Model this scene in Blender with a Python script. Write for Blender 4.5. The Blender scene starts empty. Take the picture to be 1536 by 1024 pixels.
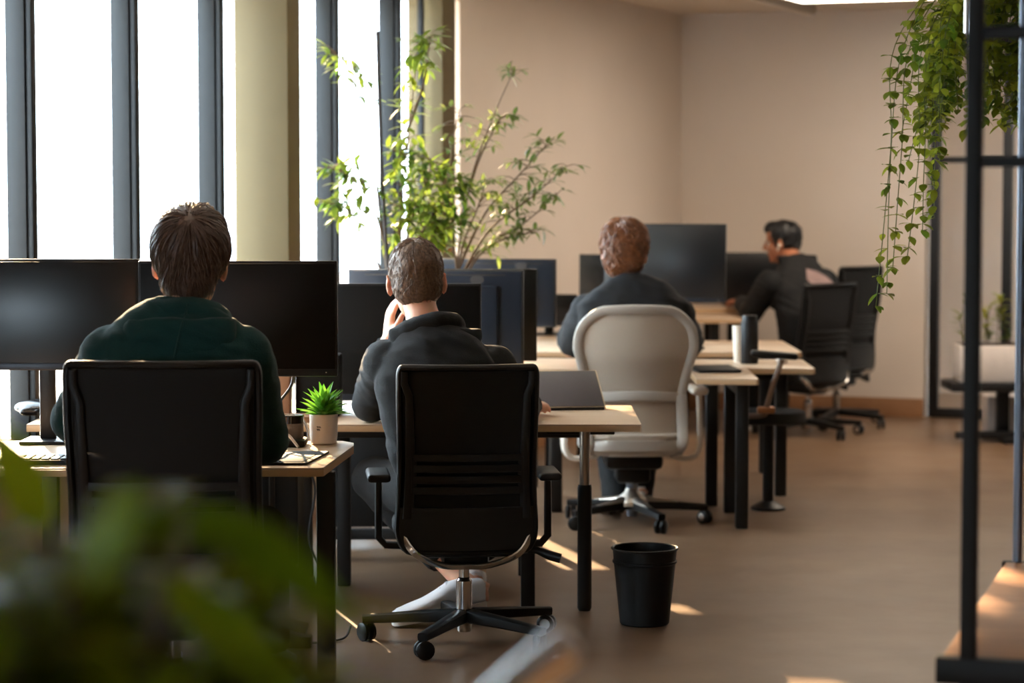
import bpy, bmesh, math, random
from mathutils import Vector, Matrix, noise, Quaternion
from mathutils.bvhtree import BVHTree
V = Vector; PI = math.pi
scene = bpy.context.scene
COL = scene.collection
random.seed(7)

# ------------------------------------------------------------------ materials
def srgb(r, g, b):
    f = lambda c: (c/255/12.92) if c/255 <= .04045 else ((c/255+.055)/1.055)**2.4
    return (f(r), f(g), f(b), 1)

def mat(name, col, rough=.5, metal=0, var=0.0, vscale=6, bump=0, bscale=60, spec=.5, stretch=None, **kw):
    m = bpy.data.materials.new(name); m.use_nodes = True
    nt = m.node_tree; p = nt.nodes['Principled BSDF']
    p.inputs['Base Color'].default_value = col
    p.inputs['Roughness'].default_value = rough
    p.inputs['Metallic'].default_value = metal
    p.inputs['Specular IOR Level'].default_value = spec
    for k, v in kw.items(): p.inputs[k.replace('_', ' ')].default_value = v
    if var or bump:
        tc = nt.nodes.new('ShaderNodeTexCoord'); mp = nt.nodes.new('ShaderNodeMapping')
        nt.links.new(tc.outputs['Object'], mp.inputs['Vector'])
        if stretch: mp.inputs['Scale'].default_value = stretch
    if var:
        n = nt.nodes.new('ShaderNodeTexNoise'); n.inputs['Scale'].default_value = vscale; n.inputs['Detail'].default_value = 6
        nt.links.new(mp.outputs['Vector'], n.inputs['Vector'])
        r = nt.nodes.new('ShaderNodeValToRGB')
        r.color_ramp.elements[0].position = .3; r.color_ramp.elements[1].position = .7
        r.color_ramp.elements[0].color = tuple(c*(1-var) for c in col[:3])+(1,)
        r.color_ramp.elements[1].color = tuple(min(1, c*(1+var)) for c in col[:3])+(1,)
        nt.links.new(n.outputs['Fac'], r.inputs['Fac']); nt.links.new(r.outputs['Color'], p.inputs['Base Color'])
    if bump:
        n2 = nt.nodes.new('ShaderNodeTexNoise'); n2.inputs['Scale'].default_value = bscale; n2.inputs['Detail'].default_value = 4
        nt.links.new(mp.outputs['Vector'], n2.inputs['Vector'])
        b = nt.nodes.new('ShaderNodeBump'); b.inputs['Strength'].default_value = bump; b.inputs['Distance'].default_value = .01
        nt.links.new(n2.outputs['Fac'], b.inputs['Height']); nt.links.new(b.outputs['Normal'], p.inputs['Normal'])
    return m

def leaf_mat(name, c1, c2, trans=.4, rough=.4, scale=9):
    m = mat(name, c1, rough, spec=.3)
    nt = m.node_tree; p = nt.nodes['Principled BSDF']; out = nt.nodes['Material Output']
    tc = nt.nodes.new('ShaderNodeTexCoord'); n = nt.nodes.new('ShaderNodeTexNoise'); n.inputs['Scale'].default_value = scale
    nt.links.new(tc.outputs['Object'], n.inputs['Vector'])
    r = nt.nodes.new('ShaderNodeValToRGB'); r.color_ramp.elements[0].position = .35; r.color_ramp.elements[1].position = .65
    r.color_ramp.elements[0].color = c1; r.color_ramp.elements[1].color = c2
    nt.links.new(n.outputs['Fac'], r.inputs['Fac']); nt.links.new(r.outputs['Color'], p.inputs['Base Color'])
    t = nt.nodes.new('ShaderNodeBsdfTranslucent'); mx = nt.nodes.new('ShaderNodeMixShader'); mx.inputs[0].default_value = trans
    nt.links.new(r.outputs['Color'], t.inputs['Color'])
    nt.links.new(p.outputs[0], mx.inputs[1]); nt.links.new(t.outputs[0], mx.inputs[2]); nt.links.new(mx.outputs[0], out.inputs[0])
    return m

def glass_mat(name, tint=(.96, .98, .98, 1), refl=.08):
    m = bpy.data.materials.new(name); m.use_nodes = True; nt = m.node_tree
    nt.nodes.remove(nt.nodes['Principled BSDF']); out = nt.nodes['Material Output']
    a = nt.nodes.new('ShaderNodeBsdfTransparent'); a.inputs[0].default_value = tint
    g = nt.nodes.new('ShaderNodeBsdfGlossy'); g.inputs['Roughness'].default_value = .02
    lw = nt.nodes.new('ShaderNodeLayerWeight'); lw.inputs['Blend'].default_value = .2
    mt = nt.nodes.new('ShaderNodeMath'); mt.operation = 'MULTIPLY'; mt.inputs[1].default_value = refl*4
    nt.links.new(lw.outputs['Fresnel'], mt.inputs[0])
    mx = nt.nodes.new('ShaderNodeMixShader'); nt.links.new(mt.outputs[0], mx.inputs[0])
    nt.links.new(a.outputs[0], mx.inputs[1]); nt.links.new(g.outputs[0], mx.inputs[2]); nt.links.new(mx.outputs[0], out.inputs[0])
    return m

def wood_mat(name, c1, c2, rough=.4, scale=3):
    m = mat(name, c1, rough); nt = m.node_tree; p = nt.nodes['Principled BSDF']
    tc = nt.nodes.new('ShaderNodeTexCoord'); mp = nt.nodes.new('ShaderNodeMapping'); mp.inputs['Scale'].default_value = (1.2, 14, 14)
    n = nt.nodes.new('ShaderNodeTexNoise'); n.inputs['Scale'].default_value = scale; n.inputs['Detail'].default_value = 8
    nt.links.new(tc.outputs['Object'], mp.inputs[0]); nt.links.new(mp.outputs[0], n.inputs['Vector'])
    r = nt.nodes.new('ShaderNodeValToRGB'); r.color_ramp.elements[0].position = .3; r.color_ramp.elements[1].position = .7
    r.color_ramp.elements[0].color = c1; r.color_ramp.elements[1].color = c2
    nt.links.new(n.outputs['Fac'], r.inputs['Fac']); nt.links.new(r.outputs['Color'], p.inputs['Base Color'])
    return m

def mesh_fabric(name, col, alpha=.8, scale=260):
    """woven see-through mesh: a fine grid of holes"""
    m = mat(name, col, .8); nt = m.node_tree; p = nt.nodes['Principled BSDF']
    p.inputs['Alpha'].default_value = alpha
    return m

M = {}
M['wall'] = mat('wall_paint', srgb(222, 210, 198), .7, var=.04, vscale=1.2, bump=.05, bscale=120)
M['fillglow'] = mat('fill_lamp_diffuser', (1, .9, .78, 1), .6, Emission_Color=(1, .84, .67, 1), Emission_Strength=2.1)  # emission raised to light the far walls
M['wallb'] = mat('brown_plaster', srgb(70, 58, 48), .8, var=.06)
M['ceil'] = mat('ceiling_paint', srgb(222, 212, 200), .85, var=.03, vscale=1)
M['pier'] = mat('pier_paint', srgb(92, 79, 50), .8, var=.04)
M['sillw'] = mat('sill_wall_paint', srgb(190, 172, 148), .8, var=.04)
M['base'] = mat('baseboard_wood', srgb(150, 108, 74), .5, var=.1, vscale=8)
M['mull'] = mat('window_metal', srgb(14, 16, 18), .5, 0, spec=.25)
M['black'] = mat('black_metal', srgb(22, 22, 23), .5, .2)
M['rackm'] = mat('rack_black_steel', srgb(8, 8, 8), .55, spec=.3)
M['grey_steel'] = mat('grey_steel', srgb(120, 128, 142), .4, .6)
M['plastic'] = mat('black_plastic', srgb(12, 12, 12), .42, spec=.35)
M['plast2'] = mat('charcoal_plastic', srgb(22, 21, 20), .5, spec=.35)
M['fab'] = mat('black_fabric', srgb(10, 10, 10), .9, bump=.3, bscale=500)
M['meshb'] = mesh_fabric('black_mesh', srgb(9, 9, 9), .96)
M['chrome'] = mat('chrome', srgb(205, 203, 200), .14, 1)
M['silver'] = mat('silver_metal', srgb(190, 180, 168), .3, .9)
M['desk'] = wood_mat('desk_laminate', srgb(194, 166, 138), srgb(212, 186, 158), .3)
M['edge'] = mat('desk_edge', srgb(206, 170, 130), .5, var=.06, vscale=12)
M['screen'] = mat('screen_glass', srgb(7, 10, 14), .31, spec=.55)
M['screenm'] = mat('matte_screen', srgb(8, 9, 11), .45, spec=.22)
M['bezel'] = mat('bezel_plastic', srgb(14, 15, 17), .38)
M['mback'] = mat('monitor_back', srgb(38, 46, 58), .32, .35)
M['strip'] = mat('bezel_strip', srgb(40, 44, 52), .35, .4)
M['bin'] = mat('bin_plastic', srgb(7, 7, 7), .5, spec=.35, bump=.1, bscale=300)
M['greyf'] = mat('grey_frame', srgb(176, 168, 158), .42)
M['greym'] = mat('grey_mesh', srgb(188, 172, 154), .75, bump=.4, bscale=420, Alpha=.88)
M['whitep'] = mat('white_plastic', srgb(222, 210, 196), .4)
M['skin'] = mat('skin', srgb(222, 168, 140), .5, var=.06, vscale=30, Subsurface_Weight=.25, Subsurface_Scale=.02)
M['skin2'] = mat('skin_tan', srgb(168, 108, 78), .5, var=.06, vscale=30, Subsurface_Weight=.2, Subsurface_Scale=.02)
M['eye'] = mat('eye_white', srgb(225, 220, 212), .2)
M['iris'] = mat('iris', srgb(50, 36, 26), .2)
M['hair1'] = mat('hair_dark_brown', srgb(100, 78, 66), .42, var=.35, vscale=60, spec=.6)
M['hair2'] = mat('hair_cropped_brown', srgb(104, 80, 62), .5, var=.4, vscale=120)
M['hair3'] = mat('hair_auburn', srgb(122, 74, 42), .45, var=.35, vscale=50)
M['hair4'] = mat('hair_black', srgb(16, 15, 16), .4)
M['green'] = mat('green_fleece', srgb(3, 52, 49), .95, var=.12, vscale=14, bump=.25, bscale=300, Sheen_Weight=.05)
M['navy'] = mat('navy_cotton', srgb(6, 8, 12), .92, var=.12, vscale=14, bump=.25, bscale=300, Sheen_Weight=.0)
M['tee'] = mat('navy_tee', srgb(12, 13, 18), .9, var=.1, vscale=12, bump=.2, bscale=300, Sheen_Weight=.0)
M['jack'] = mat('black_jacket', srgb(5, 5, 6), .85, var=.1, vscale=12)
M['print'] = mat('pale_print', srgb(140, 116, 112), .8, var=.2, vscale=20)
M['trouser'] = mat('black_trousers', srgb(9, 9, 10), .9, bump=.2, bscale=200)
M['shoe'] = mat('white_leather', srgb(232, 230, 232), .5)
M['sole'] = mat('white_rubber', srgb(225, 220, 214), .6)
M['lace'] = mat('white_lace', srgb(205, 203, 206), .8)
M['pot'] = mat('white_ceramic', srgb(222, 210, 200), .4, var=.04, vscale=20)
M['ink'] = mat('dark_ink', srgb(45, 42, 42), .6)
M['soil'] = mat('soil', srgb(48, 34, 24), .95, bump=.8, bscale=90)
M['bark'] = mat('bark', srgb(98, 78, 58), .8, var=.2, vscale=40)
M['vine'] = mat('vine_stem', srgb(110, 118, 60), .6)
M['stake'] = mat('dark_stake', srgb(48, 38, 34), .7)
M['leafA'] = leaf_mat('leaf_bamboo', srgb(70, 100, 38), srgb(132, 148, 50), .5)
M['leafB'] = leaf_mat('leaf_olive', srgb(78, 100, 46), srgb(122, 132, 66), .45)
M['leafC'] = leaf_mat('leaf_vine', srgb(92, 122, 36), srgb(178, 182, 58), .5)
M['leafD'] = leaf_mat('leaf_succulent', srgb(60, 122, 34), srgb(120, 176, 56), .35, .35, 14)
M['leafE'] = leaf_mat('leaf_foreground', srgb(104, 130, 14), srgb(182, 190, 36), .5, .42, 6)
M['leafF'] = leaf_mat('leaf_shrub', srgb(70, 96, 40), srgb(170, 168, 44), .4, .4, 5)
M['glass'] = glass_mat('window_glass')
M['glass2'] = glass_mat('partition_glass', (.93, .93, .92, 1), .06)
M['darkgloss'] = mat('dark_gloss', srgb(20, 20, 22), .15)
M['matte'] = mat('matte_slate', srgb(15, 15, 17), .6, spec=.35)
M['grille'] = mat('grey_knit', srgb(96, 88, 82), .7, bump=.4, bscale=600)
M['paper'] = mat('paper', srgb(232, 222, 205), .8)
M['kraft'] = mat('kraft_paper', srgb(214, 172, 104), .8)
M['orange'] = mat('orange_card', srgb(150, 112, 84), .7)
M['cable'] = mat('cable_rubber', srgb(52, 54, 60), .45)
M['cablew'] = mat('white_cable', srgb(205, 200, 196), .5)
M['wood'] = wood_mat('shelf_wood', srgb(150, 98, 58), srgb(184, 128, 82), .45)
M['tube'] = mat('pale_tube', srgb(250, 252, 255), .28, .9)
M['facade'] = mat('facade_render', srgb(236, 236, 234), .9, var=.02, vscale=.5)
M['fwin'] = mat('facade_glazing', srgb(176, 188, 194), .2)
M['tab'] = mat('tablet_glass', srgb(62, 56, 60), .3)
M['gold'] = mat('pale_gold_metal', srgb(224, 200, 160), .35, .5)
M['copper'] = mat('copper_bracket', srgb(176, 120, 80), .4, .5)
M['brownp'] = mat('brown_arm', srgb(120, 92, 72), .5)

def floor_mat():
    m = mat('polished_concrete', srgb(128, 104, 82), .34, spec=.5); nt = m.node_tree; p = nt.nodes['Principled BSDF']
    tc = nt.nodes.new('ShaderNodeTexCoord')
    n = nt.nodes.new('ShaderNodeTexNoise'); n.inputs['Scale'].default_value = 1.1; n.inputs['Detail'].default_value = 8; n.inputs['Roughness'].default_value = .65
    nt.links.new(tc.outputs['Object'], n.inputs['Vector'])
    r = nt.nodes.new('ShaderNodeValToRGB'); r.color_ramp.elements[0].position = .3; r.color_ramp.elements[1].position = .72
    r.color_ramp.elements[0].color = srgb(98, 74, 54); r.color_ramp.elements[1].color = srgb(130, 104, 80)
    nt.links.new(n.outputs['Fac'], r.inputs['Fac']); nt.links.new(r.outputs['Color'], p.inputs['Base Color'])
    n2 = nt.nodes.new('ShaderNodeTexNoise'); n2.inputs['Scale'].default_value = 2.3; n2.inputs['Detail'].default_value = 5
    nt.links.new(tc.outputs['Object'], n2.inputs['Vector'])
    mr = nt.nodes.new('ShaderNodeMapRange'); mr.inputs['To Min'].default_value = .26; mr.inputs['To Max'].default_value = .46
    nt.links.new(n2.outputs['Fac'], mr.inputs['Value']); nt.links.new(mr.outputs[0], p.inputs['Roughness'])
    return m
M['floor'] = floor_mat()

# ------------------------------------------------------------------ mesh helpers
def BM(): return bmesh.new()
def Rz(a): return Matrix.Rotation(a, 3, 'Z')

def rbox(bm, c, s, b=.004, rot=None, seg=2):
    r = bmesh.ops.create_cube(bm, size=1)
    vs = r['verts']
    for v in vs: v.co = V((v.co.x*s[0], v.co.y*s[1], v.co.z*s[2]))
    b = min(b, min(s)*.49)
    if b > 0:
        es = list({e for v in vs for e in v.link_edges})
        r2 = bmesh.ops.bevel(bm, geom=es, offset=b, segments=seg, affect='EDGES', profile=.5)
        vs = list({v for f in r2['faces'] for v in f.verts} | {v for v in vs if v.is_valid})
    for v in vs:
        if rot: v.co = rot @ v.co
        v.co += V(c)

def tube(bm, pts, rad, n=10, side=None, power=2.0):
    """swept tube; rad floats or (rx, ry) with rx along `side`"""
    pts = [V(p) for p in pts]
    if not isinstance(rad, (list, tuple)) or (len(rad) == 2 and len(pts) != 2): rad = [rad]*len(pts)
    rings = []; prev = None
    for i, p in enumerate(pts):
        t = (pts[min(i+1, len(pts)-1)]-pts[max(i-1, 0)])
        t = t.normalized() if t.length > 1e-9 else V((0, 0, 1))
        if prev is None:
            a = V(side) if side else (V((0, 0, 1)) if abs(t.z) < .9 else V((1, 0, 0)))
        else: a = prev
        a = (a-t*a.dot(t))
        if a.length < 1e-6: a = t.orthogonal()
        a.normalize(); prev = a; bb = t.cross(a)
        r = rad[i]; rx, ry = (r if isinstance(r, (tuple, list)) else (r, r))
        ring = []
        for k in range(n):
            th = 2*PI*k/n; cx, sx = math.cos(th), math.sin(th)
            if power != 2.0:
                cx = math.copysign(abs(cx)**(2/power), cx); sx = math.copysign(abs(sx)**(2/power), sx)
            ring.append(bm.verts.new(p+a*(cx*rx)+bb*(sx*ry)))
        rings.append(ring)
    for A, B in zip(rings, rings[1:]):
        for k in range(n): bm.faces.new((A[k], A[(k+1) % n], B[(k+1) % n], B[k]))
    bm.faces.new(list(reversed(rings[0]))); bm.faces.new(rings[-1])

def smooth_path(pts, sub=6):
    pts = [V(p) for p in pts]; out = []
    for i in range(len(pts)-1):
        p0 = pts[max(i-1, 0)]; p1 = pts[i]; p2 = pts[i+1]; p3 = pts[min(i+2, len(pts)-1)]
        for k in range(sub):
            t = k/sub
            out.append(.5*((2*p1)+(p2-p0)*t+(2*p0-5*p1+4*p2-p3)*t*t+(3*p1-p0-3*p2+p3)*t**3))
    out.append(pts[-1]); return out

def ellip(bm, c, r, rot=None, u=20, v=12):
    res = bmesh.ops.create_uvsphere(bm, u_segments=u, v_segments=v, radius=1)
    for q in res['verts']:
        q.co = V((q.co.x*r[0], q.co.y*r[1], q.co.z*r[2]))
        if rot: q.co = rot @ q.co
        q.co += V(c)

def lathe(bm, prof, c=(0, 0, 0), n=32, rot=None):
    c = V(c); rings = []
    for r, z in prof:
        if r < 1e-5: rings.append([V((0, 0, z))])
        else: rings.append([V((r*math.cos(2*PI*k/n), r*math.sin(2*PI*k/n), z)) for k in range(n)])
    R = [[bm.verts.new(((rot @ p) if rot else p)+c) for p in ring] for ring in rings]
    for A, B in zip(R, R[1:]):
        for k in range(n):
            a = [A[k % len(A)], A[(k+1) % n % len(A)], B[(k+1) % n % len(B)], B[k % len(B)]]
            u = []
            for q in a:
                if q not in u: u.append(q)
            if len(u) > 2: bm.faces.new(u)

def cyl(bm, p0, p1, r, n=16, b=.002):
    tube(bm, [p0, p1], [r, r], n)

def prism(bm, poly, z0, z1, b=0.0):
    lo = [bm.verts.new((x, y, z0)) for x, y in poly]; hi = [bm.verts.new((x, y, z1)) for x, y in poly]
    n = len(poly); fs = [bm.faces.new(list(reversed(lo))), bm.faces.new(hi)]
    for k in range(n): fs.append(bm.faces.new((lo[k], lo[(k+1) % n], hi[(k+1) % n], hi[k])))
    if b:
        es = list({e for f in fs[:2] for e in f.edges})
        bmesh.ops.bevel(bm, geom=es, offset=b, segments=2, affect='EDGES', profile=.5)

def leaf(bm, base, d, up, L, W, droop=.3, fold=.25, seg=5, tip=1.0):
    d = V(d).normalized(); up = V(up); s = d.cross(up)
    if s.length < 1e-4: s = d.orthogonal()
    s.normalize(); nrm = s.cross(d).normalized()
    rows = []; p = V(base); dirv = d.copy(); step = L/seg
    for i in range(seg+1):
        t = i/seg
        w = W*.5*math.sin(PI*min(1, (t*.94+.05))**(.8*tip))**.9
        if i == seg: w = W*.02
        rows.append((bm.verts.new(p-s*w+nrm*(fold*w)), bm.verts.new(p), bm.verts.new(p+s*w+nrm*(fold*w))))
        dirv = (dirv-nrm*(droop/seg)).normalized(); nrm = s.cross(dirv).normalized(); p = p+dirv*step
    for A, B in zip(rows, rows[1:]):
        bm.faces.new((A[0], A[1], B[1], B[0])); bm.faces.new((A[1], A[2], B[2], B[1]))

def finish(bm, sharp=38, recalc=True):
    if recalc: bmesh.ops.recalc_face_normals(bm, faces=bm.faces)
    a = math.radians(sharp)
    for f in bm.faces: f.smooth = True
    for e in bm.edges:
        if len(e.link_faces) == 2 and e.calc_face_angle(0) > a: e.smooth = False

def obj(name, bm, m, parent=None, sharp=38, recalc=True):
    finish(bm, sharp, recalc)
    me = bpy.data.meshes.new(name); bm.to_mesh(me); bm.free()
    o = bpy.data.objects.new(name, me); me.materials.append(m if not isinstance(m, str) else M[m]); COL.objects.link(o)
    if parent is not None: o.parent = parent
    return o

def tag(o, label, cat, group=None, kind=None):
    o['label'] = label; o['category'] = cat
    if group: o['group'] = group
    if kind: o['kind'] = kind
    return o

def thing(name, label, cat, loc=(0, 0, 0), rz=0, group=None):
    o = bpy.data.objects.new(name, None); o.empty_display_size = .05; COL.objects.link(o)
    o.location = loc; o.rotation_euler = (0, 0, rz)
    return tag(o, label, cat, group)

def struct(name, bm, m, parent=None, sharp=38):
    o = obj(name, bm, m, parent, sharp)
    if parent is None: o['kind'] = 'structure'
    return o

def remeshed(name, bm, m, parent, voxel=.008, it=6, disp=None, loc=(0, 0, 0)):
    """fuse overlapping volumes into one continuous skin"""
    bmesh.ops.recalc_face_normals(bm, faces=bm.faces)
    me = bpy.data.meshes.new('tmp'); bm.to_mesh(me); bm.free()
    o = bpy.data.objects.new('tmp', me); COL.objects.link(o)
    r = o.modifiers.new('r', 'REMESH'); r.mode = 'VOXEL'; r.voxel_size = voxel; r.use_smooth_shade = True
    s = o.modifiers.new('s', 'SMOOTH'); s.factor = .5; s.iterations = it
    dg = bpy.context.evaluated_depsgraph_get()
    out = bpy.data.meshes.new_from_object(o.evaluated_get(dg))
    bpy.data.objects.remove(o); bpy.data.meshes.remove(me)
    if disp:
        nn = [v.normal.copy() for v in out.vertices]
        for v, n in zip(out.vertices, nn): v.co += n*disp(v.co, n)
    out.transform(Matrix.Translation(-V(loc)))
    out.name = name; out.materials.clear(); out.materials.append(M[m])
    for p in out.polygons: p.use_smooth = True
    o = bpy.data.objects.new(name, out); COL.objects.link(o); o.parent = parent
    return o

# ------------------------------------------------------------------ camera
H = 1.47
cam = bpy.data.cameras.new('camera'); cam.sensor_width = 36; cam.lens = 85.008
cam.clip_start = .05; cam.clip_end = 300
co = bpy.data.objects.new('camera', cam); COL.objects.link(co)
co.location = (0, 0, H); co.rotation_euler = (PI/2-math.atan(232/3627), 0, 0)
cam.dof.use_dof = True; cam.dof.focus_distance = 7.45; cam.dof.aperture_fstop = 2.8
scene.camera = co

# ------------------------------------------------------------------ room shell (u along the window wall, v into the room)
CX, CY, CEIL = 1.12, 16.0, 2.6
EU = V((.3794, .9252, 0)); EV = V((.9252, -.3794, 0)); RA = math.atan2(EV.y, EV.x)
def W(u, v, z=0): return V((CX, CY, 0))+EU*u+EV*v+V((0, 0, z))
def wbox(bm, u0, u1, v0, v1, z0, z1, b=0):
    R = Matrix((EV, EU, V((0, 0, 1)))).transposed()
    rbox(bm, W((u0+u1)/2, (v0+v1)/2, (z0+z1)/2), (v1-v0, u1-u0, z1-z0), b, R)
UMIN, VMAX = -23, 9.5
bm = BM(); wbox(bm, UMIN, 5, -.3, VMAX+.3, -.2, 0); struct('floor', bm, 'floor')
bm = BM(); wbox(bm, UMIN, .2, -.3, VMAX+.3, CEIL, CEIL+.2); struct('ceiling', bm, 'ceil')
bm = BM(); wbox(bm, -3.667, .2, -.06, 0, 0, CEIL); struct('wall_left', bm, 'wall')
DV0 = 1.63     # the glazed partition starts here on the back wall
bm = BM(); wbox(bm, 0, .2, 0, DV0, 0, CEIL); struct('wall_back', bm, 'wall')
bm = BM(); wbox(bm, 0, .2, DV0, DV0+2.6, 2.42, CEIL); struct('wall_above_partition', bm, 'wall')
bm = BM(); wbox(bm, 0, .2, DV0+2.6, VMAX, 0, CEIL); struct('wall_back_right', bm, 'wall')
bm = BM(); wbox(bm, UMIN, .2, VMAX, VMAX+.2, 0, CEIL); struct('wall_right', bm, 'wallb')
bm = BM(); wbox(bm, UMIN-.2, UMIN, 3.1, VMAX+.2, 0, CEIL); struct('wall_front', bm, 'wallb')
bm = BM(); wbox(bm, UMIN-.2, UMIN, -.3, 3.1, 0, .7); struct('wall_front_sill', bm, 'wallb')
bm = BM(); wbox(bm, UMIN-.2, UMIN, -.3, 3.1, 2.5, CEIL); struct('wall_front_header', bm, 'wallb')
bm = BM(); wbox(bm, UMIN-.2, UMIN, -.3, .1, .7, 2.5); struct('wall_front_jamb', bm, 'wallb')
bm = BM(); wbox(bm, UMIN-.11, UMIN-.1, .1, 3.1, .7, 2.5); fw = struct('window_30', bm, 'glass')  # unseen window added behind the camera for glare on the left monitor
bm = BM(); wbox(bm, UMIN-.13, UMIN-.07, 1.57, 1.63, .7, 2.5, .004); obj('mullion', bm, 'mull', fw)
bm = BM(); wbox(bm, -.014, 0, .0, DV0, 0, .12, .003); struct('baseboard_back', bm, 'base')
bm = BM(); wbox(bm, -3.667, -.014, 0, .014, 0, .12, .003); struct('baseboard_left', bm, 'base')
SILL, HEAD = .46, 2.43
bm = BM(); wbox(bm, UMIN, -3.667, -.25, 0, 0, SILL); struct('wall_sill', bm, 'sillw')
bm = BM(); wbox(bm, UMIN, -3.667, -.25, .14, SILL, SILL+.035, .004); struct('trim_1', bm, 'pier')
bm = BM(); wbox(bm, UMIN, -3.667, -.25, 0, HEAD, CEIL); struct('wall_header', bm, 'wall')
bm = BM(); wbox(bm, -5.99, -5.87, -.05, .21, SILL, CEIL, .004); struct('wall_pier', bm, 'pier')
bm = BM(); wbox(bm, -3.967, -3.80, -.16, .035, SILL, CEIL, .003); struct('wall_pier_slim', bm, 'pier')
mu = [-3.70, -4.075, -4.518, -5.199, -5.93, -6.284, -6.966, -7.69]
while mu[-1] > UMIN+1: mu.append(mu[-1]-.69)
SOLID = (-9.2, -50)
bm = BM(); wbox(bm, UMIN, [q for q in mu if q > SOLID[0]][-1], -.25, 0, SILL, CEIL); struct('wall_window_block', bm, 'wall')  # unseen wall closing off side windows to darken the near room
for i in range(len(mu)-1):
    a, b = mu[i], mu[i+1]
    if SOLID[0] > b > SOLID[1] or b < -15.2: continue
    bm = BM(); wbox(bm, b, a, -.040, -.030, SILL+.03, HEAD)
    w = struct('window_%d' % (i+1), bm, 'glass')
    if abs(b+5.93) > .01:
        bm = BM()
        wd = .012 if abs(b+4.075) < .01 else .024
        wbox(bm, b-wd, b+wd, -.05, .034 if wd > .02 else -.02, SILL+.03, HEAD, .004)
        if wd > .02: wbox(bm, b-.016, b+.016, .03, .058, SILL+.03, HEAD, .004)
        obj('mullion', bm, 'mull', w)
bm = BM(); wbox(bm, UMIN, -3.667, -.09, -.03, SILL+.03, SILL+.08, .003); struct('trim_2', bm, 'mull')
# corridor beyond the glazed partition
bm = BM(); wbox(bm, 1.9, 2.1, .4, 7, 0, 3); struct('wall_corridor', bm, 'wall')
bm = BM(); wbox(bm, .2, 1.9, .4, 3.6, CEIL, CEIL+.2); struct('ceiling_corridor', bm, 'ceil')
bm = BM(); wbox(bm, .2, 2.1, .3, .4, 0, 3); struct('wall_corridor_near', bm, 'wall')
bm = BM(); wbox(bm, .2, 1.9, 5.4, 5.6, 0, 3); struct('wall_corridor_end', bm, 'wall')
# glazed partition door
d = W(0.06, DV0+.02); p = bpy.data.objects.new('door_1', None); COL.objects.link(p); p.location = d; p.rotation_euler = (0, 0, RA); p['kind'] = 'structure'
def dbox(bm, x0, x1, z0, z1, t=.05): rbox(bm, ((x0+x1)/2, 0, (z0+z1)/2), (x1-x0, t, z1-z0), .003)
for k in range(6):
    x = k*.46
    bm = BM(); dbox(bm, x, x+.06, .0, 2.41, .07); obj('stile', bm, 'black', p)
    if k < 5:
        bm = BM(); dbox(bm, x+.06, x+.46, .06, 1.62, .01); obj('pane', bm, 'glass2', p)
        bm = BM(); dbox(bm, x+.06, x+.46, 1.66, 2.35, .01); obj('pane', bm, 'glass2', p)
        for z0, z1 in ((0, .06), (1.62, 1.66), (2.35, 2.41)):
            bm = BM(); dbox(bm, x+.055, x+.465, z0, z1, .055); obj('rail', bm, 'black', p)

# ceiling fixtures
t = thing('track_light', 'slim grey linear lamp on the ceiling above the far monitors', 'ceiling light', W(-2.0, 1.0, CEIL-.058), RA)
bm = BM(); rbox(bm, (0, .25, .0275), (.05, 2.6, .055), .004); obj('housing', bm, 'greyf', t)
bm = BM(); rbox(bm, (0, .25, -.003), (.036, 2.5, .008), .002); obj('diffuser', bm, 'whitep', t)
for lab_, v_ in (('flat ceiling lamp widened and lit to brighten the far walls, at the top edge', 2.3),):
  t = thing('ceiling_fill_lamp', lab_, 'ceiling light', W(-2.2, v_, CEIL-.063), RA)  # slim fixture made wider and lit as fill for the far walls
  bm = BM(); rbox(bm, (.1, .1, .03), (2.4, 1.18, .06), .006); obj('housing', bm, 'ceil', t)
  bm = BM(); rbox(bm, (.1, .1, -.003), (2.32, 1.1, .008), .002); obj('diffuser', bm, 'fillglow', t)

# pale building across the street
t = thing('building', 'sunlit pale building across the street seen through the windows', 'building', W(-2, -26, -1.5), RA)
bm = BM(); rbox(bm, (-4, -3, 3.2), (8, 44, 6.4), .02); obj('wall', bm, 'facade', t)
for i in range(13):
    for zz in (1.9, 4.1):
        bm = BM(); rbox(bm, (.0, -22+i*3.1, zz), (.16, 1.3, .9), .02); f = obj('window', bm, 'fwin', t)
for zz in (3.15, 5.4):
    bm = BM(); rbox(bm, (.05, -3, zz), (.2, 44, .12), .02); obj('ledge', bm, 'facade', t)
bm = BM(); wbox(bm, -70, 60, -60, -.3, -1.6, -1.5); struct('ground', bm, mat('street_paving', srgb(190, 188, 184), .9, var=.05))

# ------------------------------------------------------------------ furniture builders
def caster(bmw, c, r=.03, ang=0):
    R = Rz(ang)
    for s in (-1, 1):
        off = R @ V((s*.014, 0, 0))
        lathe(bmw, [(0, -.009), (r*.8, -.009), (r, -.005), (r, .005), (r*.8, .009), (0, .009)], V(c)+off, 18, R @ Matrix.Rotation(PI/2, 3, 'Y'))

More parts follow.
